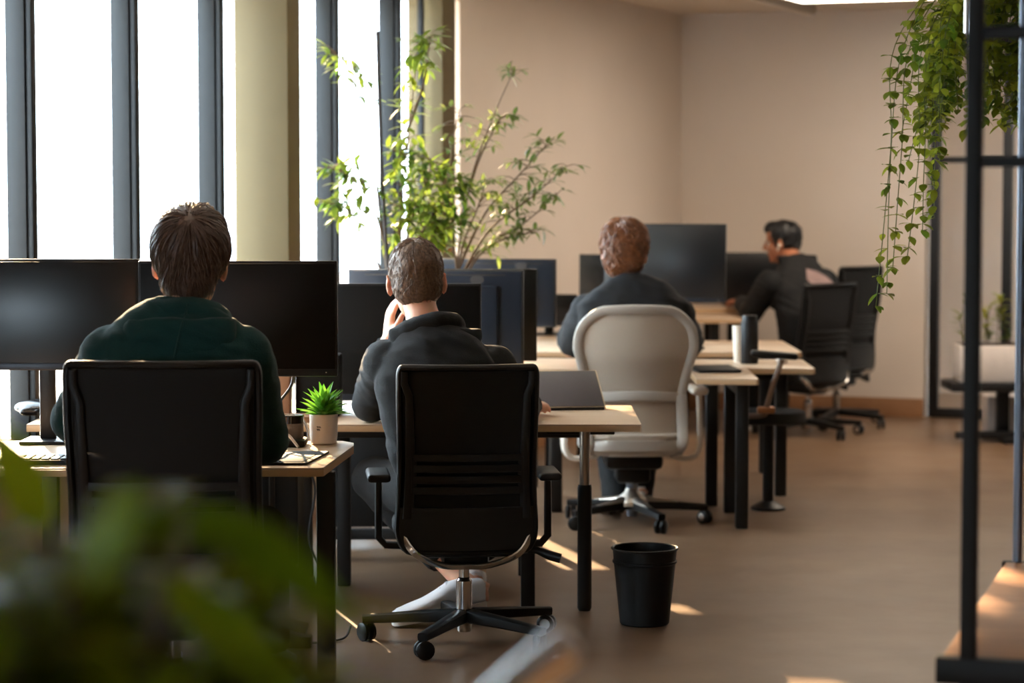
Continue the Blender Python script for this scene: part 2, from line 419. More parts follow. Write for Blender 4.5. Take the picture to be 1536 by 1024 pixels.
def swivel_base(t, rad, rot, legm='plastic', hubm='chrome', z=.075, top=.30):
    for k in range(5):
        a = rot+k*2*PI/5; d = V((math.cos(a), math.sin(a), 0))
        bm = BM(); s = V((-d.y, d.x, 0))
        pts = [d*.03+V((0, 0, z+.012)), d*(rad*.5)+V((0, 0, z+.006)), d*rad+V((0, 0, z-.004))]
        tube(bm, pts, [(.026, .022), (.022, .018), (.017, .014)], 12, side=s, power=4)
        lg = obj('base_leg', bm, legm, t)
        bm = BM(); c = d*(rad-.012)+V((0, 0, .03)); caster(bm, c, .03, a+.7)
        wq = obj('caster', bm, 'plastic', lg)
        bm = BM(); cyl(bm, c+V((0, 0, .004)), d*(rad-.012)+V((0, 0, z)), .006, 10); lathe(bm, [(0, -.017), (.014, -.017), (.018, -.0235), (0, -.0235)], c, 16, Rz(a+.7) @ Matrix.Rotation(PI/2, 3, 'Y'))
        obj('caster_stem', bm, 'chrome', lg)
    bm = BM(); lathe(bm, [(0, .035), (.022, .035), (.024, .04), (.024, .09), (.03, .1), (.026, .105), (.026, .20), (.022, .205), (.02, .21), (.017, .212), (.017, top), (0, top)], n=24)
    obj('gas_column', bm, hubm, t)

def back_pt(u, v, hw, z0, z1, y0, lean, bow=.035, lumbar=.02):
    w = hw(v) if callable(hw) else hw
    return V((u*w, y0-lean*v+lumbar*math.sin(PI*min(1, v*1.6))*1.0+bow*u*u, z0+(z1-z0)*v))

def round_outline(hw, n_corner=6, rt=.08, rb=.2, vtop=1.0):
    """closed (u,v) loop of a rounded back"""
    L = []
    for cx, cy, a0, ru, rv in ((1, 1, 0, rt, rt), (-1, 1, PI/2, rt, rt), (-1, 0, PI, rb*1.4, rb), (1, 0, 1.5*PI, rb*1.4, rb)):
        for k in range(n_corner+1):
            a = a0+k*PI/2/n_corner
            L.append((cx*(1-ru)+ru*math.cos(a), (cy-math.copysign(rv, cy-.5))+rv*math.sin(a)))
    out = []
    for i in range(len(L)):
        a, b = L[i], L[(i+1) % len(L)]
        m = max(1, int(max(abs(a[0]-b[0]), abs(a[1]-b[1])*1.5)/.12))
        for k in range(m): out.append((a[0]+(b[0]-a[0])*k/m, a[1]+(b[1]-a[1])*k/m))
    return out

def clamp_u(v, rt, rb):
    if v < rb: q = (rb-v)/rb; return 1-rb*1.4*(1-math.sqrt(max(0, 1-q*q)))
    if v > 1-rt: q = (v-1+rt)/rt; return 1-rt*(1-math.sqrt(max(0, 1-q*q)))
    return 1.0

def back_panel(bm, f, v0, v1, inset, th, rt, rb, nu=14, nv=16, yoff=0):
    F, B = [], []
    for j in range(nv+1):
        v = v0+(v1-v0)*j/nv; cu = clamp_u(v, rt, rb)*inset
        F.append([bm.verts.new(f(cu*(2*i/nu-1), v)+V((0, yoff+th/2, 0))) for i in range(nu+1)])
        B.append([bm.verts.new(f(cu*(2*i/nu-1), v)+V((0, yoff-th/2, 0))) for i in range(nu+1)])
    for j in range(nv):
        for i in range(nu):
            bm.faces.new((F[j][i], F[j][i+1], F[j+1][i+1], F[j+1][i])); bm.faces.new((B[j][i+1], B[j][i], B[j+1][i], B[j+1][i+1]))
    for j in range(nv):
        bm.faces.new((F[j][0], F[j+1][0], B[j+1][0], B[j][0])); bm.faces.new((F[j+1][nu], F[j][nu], B[j][nu], B[j+1][nu]))
    for i in range(nu):
        bm.faces.new((F[0][i+1], F[0][i], B[0][i], B[0][i+1])); bm.faces.new((F[nv][i], F[nv][i+1], B[nv][i+1], B[nv][i]))

def closed_tube(bm, pts, r, n=10):
    m = len(pts); rings = []
    cen = sum(pts, V())/m
    for i, p in enumerate(pts):
        t = (pts[(i+1) % m]-pts[i-1]).normalized(); a = (p-cen); a = (a-t*a.dot(t)).normalized(); b = t.cross(a)
        rx, ry = r if isinstance(r, tuple) else (r, r)
        rings.append([bm.verts.new(p+a*(math.cos(2*PI*k/n)*rx)+b*(math.sin(2*PI*k/n)*ry)) for k in range(n)])
    for i in range(m):
        A, B = rings[i], rings[(i+1) % m]
        for k in range(n): bm.faces.new((A[k], A[(k+1) % n], B[(k+1) % n], B[k]))

def task_chair(label, loc, rz, hw=.215, z0=.31, z1=.895, baserot=-112, group=None, arms=True, seatz=.40, armz=.54, baser=.33, back=.16):
    t = thing('office_chair', label, 'chair', loc, rz, group)
    swivel_base(t, baser, math.radians(baserot)-rz)
    hwf = lambda v: hw*(1.0+.05*(1-v)**2-.035*math.sin(PI*min(1, v*1.25)))
    f = lambda u, v: back_pt(u, v, hwf, z0, z1, -back, .06)
    rt, rb = .05, .16
    bm = BM(); closed_tube(bm, [f(u, v) for u, v in round_outline(hwf, 6, rt, rb)], (.011, .013)); obj('back_frame', bm, 'plastic', t)
    bm = BM(); back_panel(bm, f, .20, .985, .975, .006, rt, rb, yoff=.004); obj('back_mesh', bm, 'meshb', t)
    bm = BM(); back_panel(bm, f, .012, .24, .985, .02, rt, rb, yoff=-.004); obj('back_shell', bm, 'plast2', t)
    for s in (-1, 1):
        bm = BM(); tube(bm, [f(s*(.86 if v < .9 else .93), v)+V((0, -.008, 0)) for v in [.18+.8*k/12 for k in range(13)]], [(.018-.0006*k, .009) for k in range(13)], 10, side=(1, 0, 0), power=3); obj('side_rib', bm, 'plast2', t)
    lum = None
    bm = BM(); tube(bm, smooth_path([f(-.8, .52)+V((0, -.012, 0)), f(.8, .52)+V((0, -.012, 0))], 8) and [f(-.8+1.6*k/10, .515)+V((0, -.012, 0)) for k in range(11)], [(.012, .006)]*11, 8, side=(0, 0, 1), power=4)
    lum = obj('lumbar_support', bm, 'plast2', t)
    for v in (.455, .395, .335):
        bm = BM(); tube(bm, [f(-.8+1.6*k/10, v)+V((0, -.014, 0)) for k in range(11)], [(.013, .006)]*11, 8, side=(0, 0, 1), power=4); obj('slat', bm, 'plast2', lum)
    for s in (-1, 1):
        bm = BM(); tube(bm, [f(s*.8, .32+.2*k/5)+V((0, -.01, 0)) for k in range(6)], [(.009, .006)]*6, 8, side=(1, 0, 0), power=4); obj('end_bracket', bm, 'plast2', lum)
    # seat cushion
    bm = BM(); w = hw*1.05
    rings = [[(-w*.85, -.105), (w*.85, -.105), (w, .0), (w, .18), (w*.8, .27), (-w*.8, .27), (-w, .18), (-w, 0)]]
    prism(bm, rings[0], seatz-.065, seatz, .022); obj('seat', bm, 'fab', t)
    bm = BM(); rbox(bm, (0, .01, seatz-.085), (hw*1.5, .30, .04), .012); rbox(bm, (0, .0, seatz-.12), (.15, .2, .06), .02); obj('mechanism', bm, 'plastic', t)
    # curved chrome yoke from the back to the mechanism
    bm = BM(); yk = [(-hw*.95, -back+.03, z0+.05), (-hw*.75, -back-.005, z0-.005), (-hw*.35, -.13, z0-.045), (0, -.12, z0-.05), (hw*.35, -.13, z0-.045), (hw*.75, -back-.005, z0-.005), (hw*.95, -back+.03, z0+.05)]
    pp = smooth_path(yk, 5); tube(bm, pp, [(.012, .006)]*len(pp), 8, side=(0, 0, 1), power=4); obj('yoke', bm, 'chrome', t)
    bm = BM(); tube(bm, [(hw*.7, .02, seatz-.1), (hw*1.1, .0, seatz-.105), (hw*1.28, -.01, seatz-.12), (hw*1.45, -.02, seatz-.13)], [(.012, .008), (.012, .009), (.016, .011), (.016, .01)], 10); obj('lever', bm, 'plastic', t)
    if arms:
        for s in (-1, 1):
            x = s*hw*1.28
            bm = BM(); tube(bm, [(x*.62, .03, seatz-.09), (x*.92, .03, seatz-.085), (x, .03, seatz-.06), (x, .03, seatz+.04), (x, .03, armz-.02)], [(.02, .012)]*3+[(.02, .012), (.018, .011)], 10, side=(0, 1, 0), power=3)
            a = obj('armrest', bm, 'plastic', t)
            bm = BM(); rbox(bm, (x, .05, armz), (.075, .22, .026), .011, seg=3); obj('arm_pad', bm, 'plast2', a)
    return t

def monitor(label, base, rz, w, h, zc, tilt=0, scr='screen', back_out=False, cat='monitor', group=None, strip=True, name='monitor', thick=.022, badge=False, mbase=True):
    """base = point on the desk; zc = height of the panel centre above it"""
    t = thing(name, label, cat, base, rz, group)
    R = Matrix.Rotation(math.radians(tilt), 3, 'X')
    c = V((0, 0, zc)); s = -1
    bm = BM(); rbox(bm, c, (w, thick, h), .004, R); obj('housing', bm, 'bezel', t)
    bm = BM(); rbox(bm, c+R @ V((0, -thick/2-.0006, .006)), (w-.014, .002, h-.03), .0008, R); obj('screen', bm, scr, t)
    if strip:
        bm = BM(); rbox(bm, c+R @ V((0, -thick/2-.001, -h/2+.013)), (w-.003, .004, .022), .001, R); obj('lower_bezel', bm, 'strip', t)
        bm = BM(); rbox(bm, c+R @ V((w/2-.035, -thick/2-.0035, -h/2+.013)), (.004, .001, .003), .0004, R); obj('power_light', bm, 'paper', t)
    bm = BM(); prism(bm, [(-w*.36, -h*.34), (w*.36, -h*.34), (w*.36, h*.34), (-w*.36, h*.34)], 0, .028, .01)
    bm.transform(Matrix.Translation(c+R @ V((0, thick/2-.004, 0))) @ (R @ Matrix.Rotation(-PI/2, 3, 'X')).to_4x4())
    bk = obj('rear_cover', bm, 'mback' if badge else 'plastic', t)
    if badge:
        bm = BM(); rbox(bm, c+R @ V((0, thick/2+.004, 0)), (w-.01, .008, h-.01), .003, R); obj('rear_panel', bm, 'mback', t)
        bm = BM(); lathe(bm, [(0, 0), (.02, 0), (.022, .003), (0, .004)], c+R @ V((-w*.24, thick/2+.007, h*.40)), 20, Matrix.Rotation(-PI/2, 3, 'X') @ Matrix.Diagonal((1.3, .8, 1))); obj('badge', bm, 'ink', t)
        bm = BM(); rbox(bm, c+R @ V((0, thick/2+.008, h/2-.02)), (w*.8, .004, .007), .001, R); obj('vent', bm, 'ink', t)
    bm = BM(); rbox(bm, (0, thick/2+.045, zc/2+.02), (.05, .025, zc+.04), .006); obj('stand_neck', bm, 'plastic', t)
    if mbase:
        bm = BM(); rbox(bm, (0, .04, .006), (.15, .17, .012), .005); obj('stand_base', bm, 'plastic', t)
    return t

def desk(label, poly, z, legs, th=.026, name='desk', edge=True, legr=.027, beams=(), group=None, tele=False, oxy=None, rz=0):
    """poly/legs in world xy; legs: (x, y)"""
    ox = oxy or (sum(p[0] for p in poly)/len(poly), sum(p[1] for p in poly)/len(poly))
    t = thing(name, label, 'desk', (ox[0], ox[1], 0), 0, group)
    P = [(x-ox[0], y-ox[1]) for x, y in poly]
    bm = BM(); prism(bm, P, z-.006, z, .0015); obj('tabletop', bm, 'desk', t)
    bm = BM(); prism(bm, P, z-th, z-.006, .001); obj('edge_band', bm, 'edge', t)
    for q in legs:
        x, y = q[0]-ox[0], q[1]-ox[1]; tl = len(q) > 2 and q[2]
        zt = z-th
        bm = BM()
        if tl:
            tube(bm, [(x, y, 0), (x, y, .01), (x, y, tl-.01), (x, y, tl)], [legr*.8, legr, legr, legr*.9], 20); l = obj('leg', bm, 'black', t)
            bm = BM(); tube(bm, [(x, y, tl-.02), (x, y, zt)], [legr*.72]*2, 18); obj('inner_tube', bm, 'silver', l)
        else:
            rbox(bm, (x, y, zt/2), (legr*2, legr*2, zt), .006); l = obj('leg', bm, 'black', t)
        if len(q) > 3:
            bm = BM(); a = q[3]; rbox(bm, (x+a[0], y+a[1], .02), (max(.06, abs(a[2])), max(.06, abs(a[3])), .04), .008); obj('foot', bm, 'black', l)
    for (x0, y0, x1, y1, zz, hh) in beams:
        bm = BM(); rbox(bm, ((x0+x1)/2-ox[0], (y0+y1)/2-ox[1], zz), (abs(x1-x0) or .05, abs(y1-y0) or .05, hh), .004); obj('bar_or_sun_panel', bm, 'black', t)
    return t

# ------------------------------------------------------------------ desks
Z1 = .655
desk('near left desk with two big monitors and a potted succulent on its corner', [(-1.85, 6.99), (-.565, 6.99), (-.548, 7.0), (-.50, 7.60), (-.505, 7.68), (-.545, 7.74), (-1.85, 7.74)], Z1,
     [(-.552, 7.13), (-.80, 7.66, 0, (.06, 0, .2, .06)), (-1.72, 7.13), (-1.72, 7.62)], beams=[(-1.7, 7.55, -.58, 7.55, .60, .05)])
desk('second-row desk at the left by the windows, mostly hidden behind the left monitor', [(-1.67, 8.28), (-.985, 8.28), (-.985, 8.66), (-1.67, 8.66)], Z1, [(-1.6, 8.34), (-1.05, 8.34), (-1.05, 8.6)])
desk('narrow desk against the window sill behind the left desk', [(-1.60, 8.68), (-.985, 8.68), (-.985, 9.25), (-1.42, 9.25)], Z1, [(-1.3, 9.1), (-1.05, 9.15)], beams=[(-1.5, 8.92, -.99, 8.94, .38, .46)])  # the beam is an added panel keeping sun off the floor
desk('desk of the man in the navy hoodie with a tilted tablet at its right end', [(-.975, 8.28), (.44, 8.28), (.446, 8.29), (.446, 9.0), (-.975, 9.0)], Z1,
     [(.252, 8.335, .44), (.055, 8.36), (-.62, 8.86), (-.90, 8.86)], beams=[(-.9, 8.62, .25, 8.62, .60, .05), (-.96, 8.965, -.80, 8.985, .34, .56), (.12, 8.45, .36, 8.45, .615, .022)], legr=.025)  # the tall thin beam is a panel added to close a sun gap
desk('desk facing the other way behind the navy hoodie desk, carrying three monitors', [(-.97, 9.02), (.13, 9.02), (.13, 10.02), (-.97, 10.02)], Z1, [(-.78, 9.06), (.05, 9.1), (-.9, 9.95), (.06, 9.95)], beams=[(-.75, 9.5, .05, 9.5, .1, .04), (-.80, 9.9, .0, 9.92, .34, .54)])  # the tall thin beam is an added panel that stops low sun
desk('sunlit desk end left of the pale grey chair', [(-.5, 10.8), (.355, 10.8), (.362, 10.81), (.362, 11.5), (-.5, 11.5)], Z1, [(.2, 10.9), (-.4, 10.9), (.2, 11.4)])
desk('short desk end right of the pale grey chair', [(.785, 10.27), (1.04, 10.24), (1.05, 10.25), (1.06, 10.93), (.79, 10.96)], Z1, [(.99, 10.36), (.985, 10.87)], beams=[(.99, 10.36, .99, 10.87, .60, .05)])
desk('desk end carrying the tall black bottle', [(.80, 11.02), (1.37, 10.96), (1.38, 10.97), (1.39, 11.55), (.80, 11.56)], .645, [(1.28, 11.47), (.92, 11.1)], beams=[(.92, 11.4, 1.28, 11.4, .59, .05)])
desk('desk of the navy tee man with the tall glossy monitor on it', [(-.1, 11.66), (1.38, 11.62), (1.40, 11.64), (1.40, 12.5), (.0, 12.5)], .675, [(.1, 11.8), (1.3, 12.4), (.1, 12.4)], beams=[(0, 12.2, 1.3, 12.2, .6, .05)])
desk('desk behind the large upright monitor, hidden by the man in the navy tee', [(.05, 12.54), (1.0, 12.54), (1.0, 13.2), (.28, 13.2)], .675, [(.38, 13.1), (.9, 13.1), (.2, 12.6)])
desk('far desk with a thinner pale edge just below the farthest desk', [(.62, 14.22), (1.38, 14.18), (1.39, 14.2), (1.40, 14.8), (.75, 14.84)], .695, [(1.2, 14.3), (.9, 14.75), (1.2, 14.75)])
desk('farthest desk with a thick pale edge left of the black jacket', [(.82, 14.90), (1.52, 14.86), (1.53, 14.88), (1.55, 15.45), (1.03, 15.5)], .725, [(1.4, 15.0), (1.1, 15.4), (1.4, 15.4)], th=.04)

# ------------------------------------------------------------------ monitors
monitor('large monitor at the left edge with bluish window glare on its screen', (-1.485, 7.65, Z1), -.02, .617, .352, 1.066-Z1, -2)
monitor('large dark monitor right of the green hoodie man, above the tangled cables', (-.857, 7.56, Z1), 0, .622, .362, 1.058-Z1, -2, 'screenm')
monitor('dark monitor in front of the man in the navy hoodie', (-.415, 8.85, Z1), 0, .605, .43, .902-Z1, -2, 'screenm')
monitor('broad slate-blue monitor seen from behind, with a small oval badge', (-.30, 9.50, Z1), PI-.16, .70, .385, .953-Z1, 0, badge=True)
monitor('dark monitor just behind the slate-blue one, showing only its right side', (-.20, 9.72, Z1), PI, .60, .37, .955-Z1, 0)
monitor('monitor with a bluish edge furthest back in the middle cluster', (-.10, 11.2, Z1), PI-.2, .62, .315, .98-Z1, 0, badge=True)
monitor('tall glossy monitor right of the man in the navy tee, bright glare on it', (.775, 12.25, .675), -.25, .625, .396, 1.085-.675, -2)
monitor('small black monitor left of the head of the man in the navy tee', (.585, 12.75, .675), 0, .46, .28, .975-.675, 0)
monitor('black monitor in front of the man in the black jacket', (1.40, 15.15, .725), 0, .56, .32, .90-.725, 0)
monitor('low black monitor against the left wall behind the navy tee man', (.20, 12.95, .675), 0, .30, .17, .81-.675, 0)

# ------------------------------------------------------------------ chairs
task_chair('black mesh office chair of the man in the green hoodie', (-.905, 6.42, 0), .02, hw=.246, z0=.36, z1=1.015, seatz=.42, armz=.56, arms=False, baserot=-80, back=.19)
task_chair('black mesh office chair of the navy hoodie man, on a chrome column', (-.155, 7.755, 0), .09, hw=.215, z0=.315, z1=.905, baserot=-112)
task_chair('black mesh office chair of the man in the black jacket by the far wall', (1.75, 14.25, 0), .62, hw=.205, z0=.33, z1=.90, baserot=-60)
task_chair('empty black office chair behind the chair of the man in the black jacket', (2.0, 14.85, 0), .75, hw=.20, z0=.36, z1=.98, baserot=-40)

def grey_chair(label, loc, rz):
    t = thing('ergonomic_chair', label, 'chair', loc, rz)
    # star base
    swivel_base(t, .33, math.radians(-72), legm='plastic', hubm='grey_steel', top=.28)
    bm = BM(); lathe(bm, [(0, .09), (.075, .085), (.07, .11), (.035, .14), (.025, .16), (0, .16)], n=24)
    for a in (-72, -0, 72, 144, 216):
        d = V((math.cos(math.radians(a)), math.sin(math.radians(a)), 0)); tube(bm, [d*.03+V((0, 0, .115)), d*.1+V((0, 0, .103)), d*.2+V((0, 0, .093))], [(.03, .014), (.024, .012), (.012, .006)], 10, side=(-d.y, d.x, 0))
    obj('base_cover', bm, 'silver', t)
    def hw(v):   # v 0 at seat level, 1 at top
        pts = [(0, .205), (.12, .205), (.3, .20), (.5, .222), (.7, .250), (.85, .252), (1, .235)]
        for (a, x), (b, y) in zip(pts, pts[1:]):
            if v <= b: q = (v-a)/(b-a); q = q*q*(3-2*q); return x+(y-x)*q
        return pts[-1][1]
    Z0, Z1_ = .40, .945
    f = lambda u, v: back_pt(u, v, hw, Z0, Z1_, -.17, .075, .05, .03)
    rt = .30
    def outl():
        L = [(1, k/10) for k in range(0, 8)]
        for k in range(1, 12):
            a = k*PI/2/12; L.append((1-rt*1.5*(1-math.cos(a)), 1-rt+rt*math.sin(a)))
        R = [(-u, v) for u, v in reversed(L)]
        n = 8; top = [(L[-1][0]*(1-2*k/n), 1.0+.012*math.sin(PI*k/n)) for k in range(0, n+1)]
        return L+top+R
    pts = [f(u, v) for u, v in outl()]
    bm = BM(); tube(bm, pts, [(.02, .011)]*len(pts), 12, side=(1, 0, 0), power=3); obj('back_frame', bm, 'greyf', t)
    bm = BM()
    def cu(v):
        if v > 1-rt: q = (v-1+rt)/rt; return 1-rt*1.5*(1-math.sqrt(max(0, 1-q*q)))
        return 1
    nu, nv = 18, 24; F, B = [], []
    for j in range(nv+1):
        v = .02+.965*j/nv; c = cu(v)*.97
        F.append([bm.verts.new(f(c*(2*i/nu-1), v)+V((0, .012, 0))) for i in range(nu+1)])
        B.append([bm.verts.new(f(c*(2*i/nu-1), v)+V((0, .007, 0))) for i in range(nu+1)])
    for j in range(nv):
        for i in range(nu):
            bm.faces.new((F[j][i], F[j][i+1], F[j+1][i+1], F[j+1][i])); bm.faces.new((B[j][i+1], B[j][i], B[j+1][i], B[j+1][i+1]))
    obj('back_mesh', bm, 'greym', t)
    bm = BM(); tube(bm, [f(-.93+1.86*k/12, .30+.02*math.sin(PI*k/12))+V((0, -.004, 0)) for k in range(13)], [(.022, .007)]*13, 10, side=(0, 0, 1), power=3); obj('lumbar_band', bm, 'greyf', t)
    for s in (-1, 1):
        bm = BM(); tube(bm, smooth_path([f(s, .32)+V((0, -.012, 0)), f(s, .12)+V((0, -.02, -.01)), V((s*.20, -.17, .36)), V((s*.15, -.12, .325))], 5), [(.024, .011)]*16, 10, side=(1, 0, 0), power=3); obj('side_rail', bm, 'greyf', t)
    bm = BM(); P = []
    for k in range(40):
        a = 2*PI*k/40; c, s_ = math.cos(a), math.sin(a)
        P.append((math.copysign(abs(c)**.55, c)*.235, .03+math.copysign(abs(s_)**.6, s_)*.235))
    prism(bm, P, .315, .385, .025)
    for v in bm.verts:
        if v.co.z < .34: v.co.x *= .93; v.co.y = .03+(v.co.y-.03)*.94
    obj('seat_shell', bm, 'greyf', t)
    bm = BM(); prism(bm, [(x*.95, .03+(y-.03)*.95) for x, y in P], .383, .405, .01); obj('seat', bm, 'greym', t)
    bm = BM(); rbox(bm, (0, .0, .285), (.25, .26, .07), .025); rbox(bm, (0, 0, .225), (.15, .16, .08), .02); obj('mechanism', bm, 'plastic', t)
    for s in (-1, 1):
        bm = BM(); tube(bm, smooth_path([(s*.15, .03, .30), (s*.25, .02, .285), (s*.295, .01, .33), (s*.295, 0, .45), (s*.29, 0, .565)], 5), [(.026, .012)]*21, 12, side=(0, 1, 0), power=3)
        a = obj('armrest', bm, 'whitep', t)
        bm = BM(); rbox(bm, (s*.29, .06, .585), (.075, .24, .035), .016, seg=3); obj('arm_pad', bm, 'whitep', a)
    return t
grey_chair('pale grey ergonomic chair with rounded mesh back behind the navy tee shirt man', (.525, 10.5, 0), .03)

# low black seat by the bottle desk with one arm standing up
t = thing('swivel_stool', 'low dark seat under the bottle desk with one raised brown armrest', 'stool', (1.17, 10.98, 0), 0)
bm = BM(); prism(bm, [(.17*math.cos(2*PI*k/24), .17*math.sin(2*PI*k/24)) for k in range(24)], .40, .455, .015); obj('seat', bm, 'fab', t)
bm = BM(); cyl(bm, (0, 0, .03), (0, 0, .40), .025); lathe(bm, [(0, 0), (.08, 0), (.08, .012), (.03, .04), (0, .04)]); obj('pedestal', bm, 'plastic', t)
bm = BM(); tube(bm, smooth_path([(-.10, -.13, .44), (-.04, -.2, .455), (-.03, -.22, .50), (.0, -.22, .60), (.035, -.22, .70)], 4), [(.013, .012)]*17, 10); a = obj('armrest', bm, 'brownp', t)
bm = BM(); rbox(bm, (.0, -.22, .722), (.21, .075, .03), .014, Matrix.Rotation(.08, 3, 'Y'), 3); obj('arm_pad', bm, 'plast2', a)
bm = BM(); rbox(bm, (-.035, -.215, .475), (.08, .045, .03), .01); obj('arm_clamp', bm, 'copper', a)

# ------------------------------------------------------------------ people
def superring(c, ax, ay, a, b, n=28, p=2.4):
    out = []
    for k in range(n):
        th = 2*PI*k/n; cx, sx = math.cos(th), math.sin(th)
        out.append(c+ax*(math.copysign(abs(cx)**(2/p), cx)*a)+ay*(math.copysign(abs(sx)**(2/p), sx)*b))
    return out

def loft(bm, rings):
    R = [[bm.verts.new(p) for p in r] for r in rings]; n = len(R[0])
    for A, B in zip(R, R[1:]):
        for k in range(n): bm.faces.new((A[k], A[(k+1) % n], B[(k+1) % n], B[k]))
    bm.faces.new(list(reversed(R[0]))); bm.faces.new(R[-1])

def torso(bm, spine, side, k=1.0):
    """spine: list of (point, halfwidth, halfdepth)"""
    pts = [V(s[0]) for s in spine]; rings = []
    for i, s in enumerate(spine):
        t = (pts[min(i+1, len(pts)-1)]-pts[max(0, i-1)]).normalized()
        ax = (side-t*side.dot(t)).normalized(); ay = t.cross(ax)
        rings.append(superring(pts[i], ax, ay, s[1]*k, s[2]*k))
    loft(bm, rings)

def hand(bm, w, d, n, s, k=1.0, curl=.5, spread=.12):
    """w wrist, d finger direction, n back-of-hand normal, s towards the thumb"""
    w = V(w); d = V(d).normalized(); s = V(s); s = (s-d*s.dot(d)).normalized(); n = s.cross(d)*(1 if V(n).dot(s.cross(d)) > 0 else -1)
    tube(bm, [w-d*.02*k, w+d*.02*k, w+d*.05*k, w+d*.085*k, w+d*.098*k], [(.028*k, .019*k), (.034*k, .018*k), (.041*k, .017*k), (.041*k, .014*k), (.036*k, .010*k)], 14, side=s)
    for i, (off, L) in enumerate(((.030, .072), (.010, .082), (-.011, .076), (-.030, .060))):
        p = w+d*.088*k+s*off*k; dr = (d+s*(off*spread*30*.3)).normalized(); pts = [p-dr*.015*k, p]; c = 0
        for q in (.45, .32, .25):
            c = curl*(1+.1*i)
            dr = (Quaternion(s, 0) @ dr); dr = (dr*math.cos(c)-n*math.sin(c)).normalized()
            nn = (n-dr*n.dot(dr)).normalized(); n2 = nn
            p = p+dr*L*k*q; pts.append(p)
        tube(bm, pts, [.0095*k, .0092*k, .0088*k, .0082*k, .0068*k], 10)
    p = w+d*.025*k+s*.028*k; dr = (d*.72+s*.62-n*.25).normalized()
    p2 = p+dr*.045*k; dr2 = (d*.92+s*.2-n*.3).normalized(); p3 = p2+dr2*.033*k; p4 = p3+dr2*.022*k
    tube(bm, [p-dr*.02*k, p, p2, p3, p4], [.014*k, .0145*k, .011*k, .0105*k, .008*k], 10)

def head_prims(bm, T):
    """T: 4x4 from head space (facing +Y, metre scale) to world"""
    tmp = BM()
    ellip(tmp, (0, -.012, .03), (.077, .096, .09)); ellip(tmp, (0, .03, -.045), (.062, .062, .078)); ellip(tmp, (0, .068, -.098), (.026, .022, .02))
    ellip(tmp, (0, .078, .022), (.052, .018, .013)); ellip(tmp, (0, .052, .05), (.062, .045, .05))
    for s in (-1, 1):
        ellip(tmp, (s*.038, .058, -.03), (.024, .022, .024)); ellip(tmp, (s*.031, .078, .019), (.017, .011, .0065)); ellip(tmp, (s*.031, .076, -.006), (.016, .011, .006))
        r = Matrix.Rotation(s*.35, 3, 'Z') @ Matrix.Rotation(-.15, 3, 'X')
        ellip(tmp, (s*.084, -.006, -.012), (.008, .019, .032), r); ellip(tmp, (s*.081, -.002, -.03), (.008, .012, .016), r)
        tube(tmp, [V((s*.088, -.006, -.012))+r @ V((0, math.cos(a)*.019, math.sin(a)*.031)) for a in [-.9+.4*k for k in range(9)]], .0042, 8)
    tube(tmp, [(0, .093, .02), (0, .106, -.002), (0, .116, -.026), (0, .105, -.036)], [.008, .010, .014, .010], 12)
    for s in (-1, 1): ellip(tmp, (s*.012, .1, -.032), (.009, .011, .008))
    tube(tmp, [(-.024, .083, -.064), (-.01, .093, -.060), (0, .094, -.062), (.01, .093, -.060), (.024, .083, -.064)], [.003, .006, .006, .006, .003], 8)
    tube(tmp, [(-.02, .083, -.067), (0, .093, -.071), (.02, .083, -.067)], [.003, .007, .003], 8)
    me = bpy.data.meshes.new('h'); tmp.to_mesh(me); tmp.free(); me.transform(T); bm.from_mesh(me); bpy.data.meshes.remove(me)

def ray_ell(d, c, r):
    """distance from origin along d to the far side of ellipsoid"""
    o = V((-c[0]/r[0], -c[1]/r[1], -c[2]/r[2])); e = V((d.x/r[0], d.y/r[1], d.z/r[2]))
    A = e.dot(e); B = 2*o.dot(e); C = o.dot(o)-1; D = B*B-4*A*C
    return (-B+math.sqrt(D))/(2*A) if D >= 0 else 0

def hair(parent, T, loc, shells, m, n=500, length=.9, jitter=.05, r=.0018, lift=.006, front=.35, low=-.62, seed=1, crown=(0, -.45, .9), curl=0, voxel=.006, nape=None):
    rnd = random.Random(seed); bm = BM()
    def keep(d): return not (d.y > front and d.z < .45) and d.z > low-(.25 if d.y < -.2 else 0)
    def R(d): return max(ray_ell(d, c, rr) for c, rr in shells)
    # cap
    res = bmesh.ops.create_icosphere(bm, subdivisions=5, radius=1); kill = []
    for v in res['verts']:
        d = v.co.normalized(); rr = R(d)
        edge = 1.0 if keep(d) else .80
        rr += .0028*noise.noise(V((d.x*14, d.y*14, d.z*5)))*1.6+.004*noise.noise(d*4)
        v.co = d*rr*edge
    cr = V(crown).normalized(); e1 = cr.orthogonal().normalized(); e2 = cr.cross(e1)
    for i in range(n):
        th0 = rnd.uniform(.02, 1.0)**.8*1.9; ph = rnd.uniform(0, 2*PI); L = length*rnd.uniform(.6, 1.1); pts = []; w = rnd.uniform(-1, 1); lf = rnd.uniform(.2, 1)*lift
        c0 = rnd.uniform(0, 6)
        for k in range(7):
            th = th0+L*k/6; p_ = ph+w*jitter*k+curl*math.sin(c0+k*1.3)
            d = (cr*math.cos(th)+(e1*math.cos(p_)+e2*math.sin(p_))*math.sin(th)).normalized()
            if not keep(d): break
            pts.append(d*(R(d)+lf*(.3+.9*math.sin(PI*k/6))*(1)-.001))
        if len(pts) > 2: tube(bm, pts, [r*(1-.75*k/(len(pts)-1)) for k in range(len(pts))], 4)
    bm.transform(T); bm.transform(Matrix.Translation(-V(loc)))
    return obj('hair', bm, m, parent, sharp=80)

